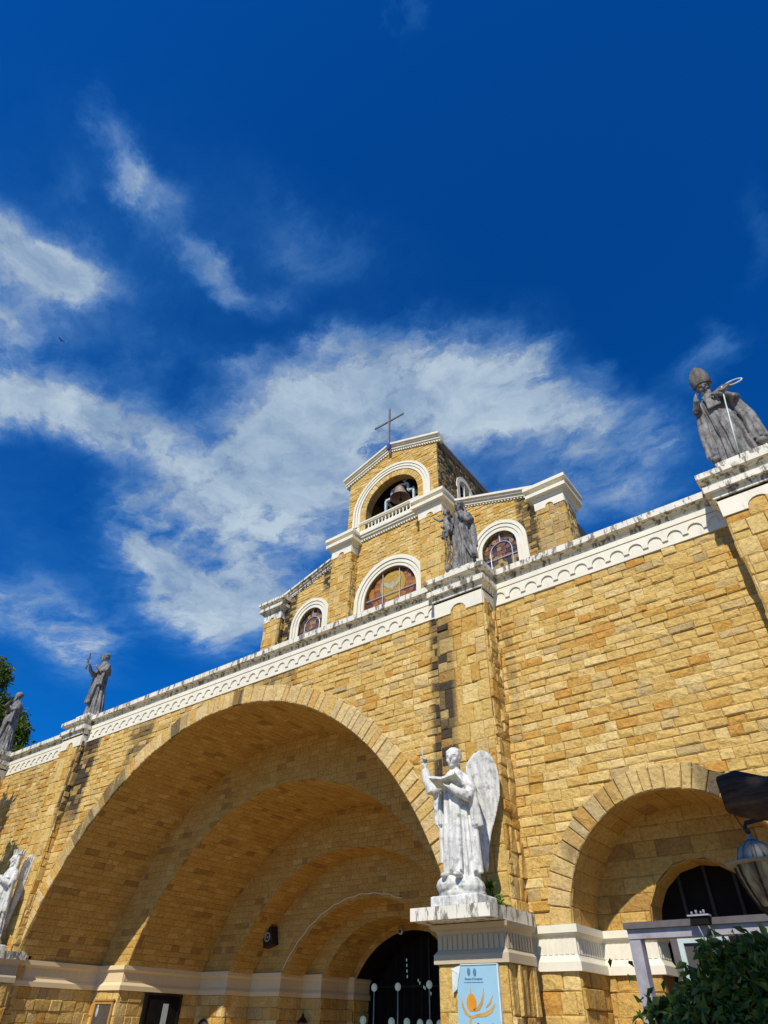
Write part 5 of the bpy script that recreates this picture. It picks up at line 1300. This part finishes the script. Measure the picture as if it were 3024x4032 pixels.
mb = MB()
for (x, z) in ((-6.92, 2.515), (-6.80, 2.505)): flat(mb, [(x+0.033*cos(a), z+0.055*sin(a)) for a in [2*pi*i/16 for i in range(16)]])
mb.build('crests', M_PD, root)
def lettering(text, x, z, size, mat, parent, name, bold=0.0):
    cu = bpy.data.curves.new('t', 'FONT'); cu.body = text; cu.size = size; cu.extrude = 0.002; cu.align_x = 'CENTER'; cu.offset = bold
    to = bpy.data.objects.new('t', cu); COL.objects.link(to)
    dg = bpy.context.evaluated_depsgraph_get(); me = bpy.data.meshes.new_from_object(to.evaluated_get(dg)); me.name = name
    bpy.data.objects.remove(to)
    me.materials.clear(); me.materials.append(mat)
    me.transform(Matrix.Translation((x-parent.location.x, yp-0.004-parent.location.y, z-parent.location.z)) @ Matrix.Rotation(pi/2, 4, 'X'))
    o = bpy.data.objects.new(name, me); COL.objects.link(o); o.parent = parent
lettering('Diocese of Dumaguete', -6.83*k, pz(2.405), 0.038, M_PD, root, 'heading')
lettering('For a synodal Church: communion, participation, mission', -6.83*k, pz(2.365), 0.0165, M_PD, root, 'subheading')
lettering('Synod', -6.66*k, pz(1.735), 0.13, M_IRON, root, 'title', 0.003)

# --- grey goalpost frame and pale frame behind it
root = tag(empty('steel_gateway', (-2.7, 8, 0)), 'grey steel goalpost frame with a dark fascia standing before the right arch', 'frame')
mb = MB(); mb.box(-2.77, -2.65, 7.98, 8.12, 0, 2.505); mb.build('post', M_GREYM, root)
mb = MB(); mb.box(0.62, 0.74, 7.98, 8.12, 0, 2.505); mb.build('post', M_GREYM, root)
mb = MB(); mb.box(-2.77, 0.74, 7.97, 8.13, 2.505, 2.59); mb.build('beam', M_GREYM, root)
mb = MB(); mb.box(-2.79, 0.76, 7.93, 8.16, 2.591, 2.65); mb.build('fascia', M_DGREYM, root)
root = tag(empty('junction_box', (-1.96, 7.9, 2.6)), 'small dark cable box with pipe ends on top of the grey steel frame', 'cable box')
mb = MB(); mb.box(-2.05, -1.88, 7.84, 7.925, 2.585, 2.655); mb.build('case', M_DARK, root)
mb = MB(); mb.box(-2.07, -1.86, 7.82, 7.925, 2.656, 2.67); mb.build('lid', M_GREYM, root)
for i, x in enumerate((-2.03, -1.985, -1.94, -1.91)):
    mb = MB(); mb.tube([(x, 7.87, 2.67), (x, 7.87, 2.70+0.012*(i % 2))], 0.012, 8); mb.build('pipe_end', M_CROSS, root, True)
for x in (-2.0, -1.90):
    mb = MB(); mb.tube([(x, 7.86, 2.585), (x+0.03, 7.84, 2.50), (x+0.04, 7.86, 2.40)], 0.008, 6); mb.build('wire', M_CROSS, root, True)
root = tag(empty('hanging_sign_frame', (-2.45, 9, 2.4)), 'pale sign frame seen behind the beam of the grey steel frame', 'sign frame')
mb = MB(); mb.box(-2.56, -2.50, 9.0, 9.05, 2.2, 2.60); mb.box(-2.50, -2.0, 9.0, 9.05, 2.545, 2.60); mb.build('frame', M_PALEF, root)
mb = MB(); mb.box(-2.64, -2.561, 9.0, 9.25, 2.2, 2.62); mb.build('side_panel', M_DGREYM, root)
mb = MB(); mb.box(-2.60, -2.54, 9.10, 9.16, 0, 2.2); mb.build('post', M_GREYM, root)
mb = MB(); mb.box(-2.5, -2.0, 9.03, 9.04, 2.2, 2.545); mb.build('panel', M_BOARD, root)

# --- lantern on a scroll arm
root = tag(empty('street_lamp', (0.35, 4.05, 0)), 'weathered lantern with a grey domed cap hanging from an iron arm at the right edge', 'lamp')
lx, ly = -0.640, 4.0; Tm = Matrix.Translation((lx, ly, 0))
mb = MB(); mb.lathe([(0.155, 2.385), (0.16, 2.395), (0.10, 2.405), (0.095, 2.43), (0.075, 2.465), (0.04, 2.492), (0.015, 2.50), (0.012, 2.53)], 20, Tm); cap_ = mb.build('cap', plain('grey_cap', (0.30, 0.27, 0.22), 0.6, 0.15), root, True)
mb = MB()
for k_ in range(12):
    a = 2*pi*k_/12; mb.tube([(lx+0.098*cos(a), ly+0.098*sin(a), 2.41), (lx+0.08*cos(a), ly+0.08*sin(a), 2.462), (lx+0.02*cos(a), ly+0.02*sin(a), 2.50)], 0.006, 5)
mb.build('rib', plain('grey_cap_rib', (0.20, 0.18, 0.15), 0.6, 0.15), cap_, True)
mg, t, b = material('smoked_lamp_glass', 0.35, 0.5); n_ = t.noise(t.mapping(pos(t), (0,0,0), (0,0,0), (12, 12, 3)), 2.0, 5, 0.6)
t.link(t.ramp(n_.outputs[0], [(0.35, (0.05, 0.042, 0.028)), (0.5, (0.20, 0.17, 0.09)), (0.68, (0.42, 0.38, 0.24))]), b.inputs['Base Color'])
mb = MB(); mb.lathe([(0.118, 2.384), (0.112, 2.34), (0.088, 2.27), (0.055, 2.20), (0.035, 2.185)], 8, Tm); mb.build('glass', mg, root)
mb = MB()
for k_ in range(8):
    a = 2*pi*k_/8; q = [(lx+r_*cos(a), ly+r_*sin(a), z) for r_, z in ((0.121, 2.384), (0.115, 2.34), (0.091, 2.27), (0.058, 2.20), (0.036, 2.175))]; mb.tube(q, 0.006, 5)
mb.lathe([(0.036, 2.165), (0.04, 2.18), (0.06, 2.20)], 8, Tm); mb.build('cage', M_BARK, root)
mb = MB(); mb.tube([(lx, ly, 2.53), (lx-0.012, ly, 2.56), (lx, ly, 2.585), (lx+0.1, ly+0.01, 2.60), (lx+0.3, ly+0.02, 2.57), (lx+0.6, ly+0.03, 2.52), (lx+0.98, ly+0.05, 2.55)], 0.012, 8)
mb.tube([(lx+0.15, ly, 2.57), (lx+0.2, ly, 2.52), (lx+0.28, ly, 2.53), (lx+0.27, ly, 2.57)], 0.008, 6); mb.build('arm', M_IRON, root, True)
mb = MB(); mb.tube([(0.35, 4.05, 0), (0.35, 4.05, 2.9)], [0.05, 0.035], 12); mb.lathe([(0.12, 0), (0.11, 0.15), (0.055, 0.3)], 12, Matrix.Translation((0.35, 4.05, 0))); mb.build('pole', M_IRON, root, True)

# ------------------------------------------------------------ plants
def leaves(mb, clumps, n, size, r_, flat=0.5, surf=0.55, asp=0.45):
    tot = sum(c[3]*c[4]*c[5] for c in clumps)
    for (x, y, z, a, b_, c_) in clumps:
        for _ in range(int(n*a*b_*c_/tot)):
            v = Vector((r_.gauss(0, 1), r_.gauss(0, 1), r_.gauss(0, 1))).normalized()*(surf+(1-surf)*r_.random())*r_.uniform(0.8, 1.05)
            p_ = Vector((x+v.x*a, y+v.y*b_, z+v.z*c_))
            if r_.random() < 0.3 and noise.noise(p_*(1.6/max(a, 0.3))) < -0.08: continue
            d = Vector((r_.gauss(0, 1), r_.gauss(0, 1), r_.gauss(-0.3, 0.7))).normalized(); u = d.orthogonal().normalized(); u.rotate(Matrix.Rotation(r_.uniform(0, 6.28), 3, d)); s_ = size*r_.uniform(0.6, 1.3)
            w = d.cross(u)*0.15*s_
            mb.add([p_, p_+d*s_*0.45+u*s_*asp*0.5+w, p_+d*s_, p_+d*s_*0.45-u*s_*asp*0.5+w], [(0, 1, 2, 3)])
def tree(name, label, trunk, clumps, nl, size, mleaf, seed, limbs=True, keep=None, group=None, cat='tree'):
    r_ = random.Random(seed); root = tag(empty(name, trunk[0]), label, cat, group)
    mb = MB(); mb.tube(trunk, [trunk_r*(1-0.6*i/(len(trunk)-1)) for i, trunk_r in enumerate([0.04*max(1.0, (Vector(trunk[-1])-Vector(trunk[0])).length)]*len(trunk))], 12)
    top = Vector(trunk[-1])
    for c in clumps:
        q = Vector(c[:3]); m_ = (top+q)/2+Vector((r_.uniform(-.3, .3), r_.uniform(-.3, .3), -0.3))
        mb.tube([top, m_, q], [0.10*c[3]*0.35+0.02, 0.07*c[3]*0.3+0.015, 0.02], 7)
    mb.build('trunk', M_BARK, root, True)
    mb = MB(); sub = []
    for (x, y, z, a, b_, c_) in clumps:
        for _ in range(7):
            v = Vector((r_.gauss(0, 1), r_.gauss(0, 1), r_.gauss(0, 1))).normalized()*0.62
            f_ = r_.uniform(0.30, 0.5); sub.append((x+v.x*a, y+v.y*b_, z+v.z*c_, a*f_, b_*f_, c_*f_))
    leaves(mb, sub, nl, size, r_)
    if keep:
        v2, f2 = [], []
        for fc in mb.f:
            if all(keep(mb.v[i]) for i in fc): o = len(v2); v2 += [mb.v[i] for i in fc]; f2.append([o, o+1, o+2, o+3])
        mb.v, mb.f, mb.m = v2, f2, [0]*len(f2)
    mb.build('crown', mleaf, root)
    return root
tree('broadleaf_tree', 'sunlit green tree rising behind the far left end of the cornice', [(-49, 18, 0), (-49, 18, 6), (-49.3, 18, 12)],
     [(-53.0, 18, 20.6, 3.2, 3.0, 3.6), (-49.8, 18, 18.4, 2.8, 2.6, 2.6), (-47.4, 18, 15.8, 2.4, 2.4, 2.3), (-52, 18, 15.0, 3.5, 3.0, 3.0), (-45.2, 18, 14.0, 1.9, 2.0, 1.5), (-48.5, 18, 13.0, 2.4, 2.4, 1.8)], 30000, 0.34, M_LEAF_T, 3)
def out_of_frame(v):
    d = Vector(v)-Vector((0, 0, 1.7)); z = d.dot(fw)
    if z <= 0.05: return True
    return abs(d.dot(rt)/z) > 0.655 or abs(d.dot(up)/z) > 0.865
tree('broadleaf_tree', 'leafy tree in front of the left bay whose shadow dapples the wall', [(-28.5, 7.9, 0), (-28.3, 7.9, 5), (-28.0, 8.1, 8)],
     [(-27.7, 8.4, 10.2, 1.5, 1.5, 1.3), (-28.8, 8.0, 8.4, 1.8, 1.6, 1.8), (-30.4, 7.8, 13.2, 1.2, 1.4, 1.5), (-27.2, 8.2, 8.2, 1.0, 1.4, 1.8), (-30.5, 8, 9.5, 2.0, 1.8, 2.2)], 9000, 0.34, M_LEAF_T, 5, keep=out_of_frame)
# big tree by the camera: its crown shades the lamp, the steel frame and the shrub; a sawn limb reaches into view
root = tree('shade_tree', 'dark tree limb with a sawn end reaching in from the right above the lantern', [(2.3, 2.6, 0), (2.2, 2.4, 2.5), (1.9, 1.2, 6.0)],
     [(-0.4, -0.8, 7.6, 1.8, 1.3, 0.9), (1.6, -0.6, 8.2, 2.0, 1.4, 1.0), (-1.4, -1.6, 9.2, 1.8, 1.5, 1.0), (0.6, -0.2, 9.8, 1.8, 1.0, 1.0), (2.8, 0.6, 7.4, 1.6, 1.3, 1.0), (0.5, -2.2, 7.2, 1.8, 1.4, 0.9)], 15000, 0.26, M_LEAF_T, 8, keep=out_of_frame)
mb = MB(); pts = [(-0.615, 3.50, 2.605), (-0.55, 3.5, 2.60), (-0.42, 3.48, 2.555), (-0.2, 3.44, 2.53), (0.3, 3.3, 2.46), (1.0, 3.0, 2.35), (2.25, 2.5, 2.2)]
mb.tube(pts, [0.085, 0.100, 0.098, 0.095, 0.10, 0.11, 0.14], 14)
for i, v in enumerate(mb.v): q = Vector(v); mb.v[i] = tuple(q+Vector((0, 0, 1))*0.02*noise.noise(q*9)+Vector((0.012*noise.noise(q*17), 0, 0)))
mb.build('sawn_limb', M_BARK, root, True)
mb = MB(); mb.tube([(-0.60, 3.5, 2.52), (-0.592, 3.6, 2.47), (-0.60, 3.8, 2.50), (-0.63, 3.97, 2.55)], 0.003, 5); mb.build('twig', M_BARK, root)
# shrub in the lower right corner
root = tag(empty('shrub', (-0.9, 4.7, 0)), 'dark leafy shrub filling the lower right corner below the lantern', 'shrub')
r_ = random.Random(17); mb = MB()
cl = [(-1.52, 4.6, 1.62, 0.20, 0.2, 0.24), (-0.85, 4.6, 1.85, 0.36, 0.30, 0.33), (-1.18, 4.65, 1.78, 0.28, 0.28, 0.30), (-0.50, 4.6, 1.88, 0.36, 0.32, 0.32), (-1.38, 4.6, 1.68, 0.22, 0.22, 0.26), (-0.95, 4.6, 1.45, 0.6, 0.40, 0.45), (-1.45, 4.55, 1.5, 0.2, 0.2, 0.3), (-0.2, 4.6, 1.85, 0.3, 0.3, 0.34), (-1.08, 4.5, 2.03, 0.15, 0.15, 0.14), (-0.93, 4.5, 2.06, 0.14, 0.14, 0.13), (-0.70, 4.5, 2.06, 0.17, 0.14, 0.12), (-0.48, 4.5, 2.06, 0.16, 0.14, 0.12), (-1.5, 4.55, 1.82, 0.08, 0.1, 0.10)]
leaves(mb, cl, 26000, 0.066, r_, surf=0.25, asp=0.5); mb.build('foliage', M_LEAF_B, root)
mb = MB()
for c in cl: mb.tube([(-0.9+r_.uniform(-.1, .1), 4.7, 0), ((c[0]-0.9)/2, 4.7, 0.8), c[:3]], [0.03, 0.022, 0.008], 6)
for i in range(4):
    a0_ = Vector((-1.35+r_.uniform(-.1, .15), 4.5, 1.45+0.07*i)); q = [a0_]
    for j in range(7): q.append(q[-1]+Vector((-0.045+0.01*r_.gauss(0, 1), 0.01*r_.gauss(0, 1), 0.030*sin(j*0.8+i)+0.01)))
    mb.tube(q, 0.004, 5)
mb.build('stem', M_BARK, root)
mb = MB()
for i in range(9):
    for j in range(8):
        p_ = Vector((-1.45-0.035*j+r_.gauss(0, .02), 4.5+r_.gauss(0, .03), 1.5+0.07*i+r_.gauss(0, .03)))
        if r_.random() < 0.22: leaves(mb, [(p_.x, p_.y, p_.z, .02, .02, .02)], 2, 0.06, r_, asp=0.5)
mb.build('tendril_leaves', M_LEAF_B, root)
# weed on the pedestal
root = tag(empty('ledge_weed', (-6.62, 12.10, ZSL)), 'green weed sprouting on the white slab beside the winged statue', 'plant')
mb = MB(); r_ = random.Random(4); leaves(mb, [(-6.62, 12.1, ZSL+0.16, 0.11, 0.1, 0.20), (-6.68, 12.08, ZSL+0.42, 0.10, 0.09, 0.13), (-6.50, 12.05, ZSL+0.12, 0.12, 0.1, 0.13), (-6.40, 12.1, ZSL+0.04, 0.14, 0.1, 0.06)], 560, 0.10, r_, surf=0.2, asp=0.35); mb.build('leaves', M_LEAF_W, root)
mb = MB(); mb.tube([(-6.6, 12.12, ZSL), (-6.63, 12.1, ZSL+0.2), (-6.68, 12.1, ZSL+0.5)], [0.012, 0.009, 0.004], 6); mb.build('stem', M_BARK, root)
# dry tufts in the cracks of the copings
# --- bird
B0 = Vector((-57.6, 10.0, 1.7+62.2)); root = tag(empty('bird', B0), 'tiny dark bird flying in the sky at the left', 'bird')
mb = MB()
mb.tube([B0+Vector((0.225, 0.000, 0.025)), B0+Vector((0.100, 0.000, 0.000)), B0, B0+Vector((-0.125, 0.000, 0.015)), B0+Vector((-0.210, 0.000, 0.025))], [0.01, 0.05, 0.065, 0.045, 0.015], 8)
mb.add([B0+Vector((0.075, 0.000, 0.000)), B0+Vector((-0.060, 0.000, 0.000)), B0+Vector((-0.125, -0.450, 0.275)), B0+Vector((0.025, -0.300, 0.225))], [(0, 1, 2, 3)])
mb.add([B0+Vector((0.075, 0.000, 0.000)), B0+Vector((-0.060, 0.000, 0.000)), B0+Vector((-0.125, 0.450, 0.225)), B0+Vector((0.025, 0.300, 0.175))], [(0, 1, 2, 3)])
mb.build('body', M_IRON, root)
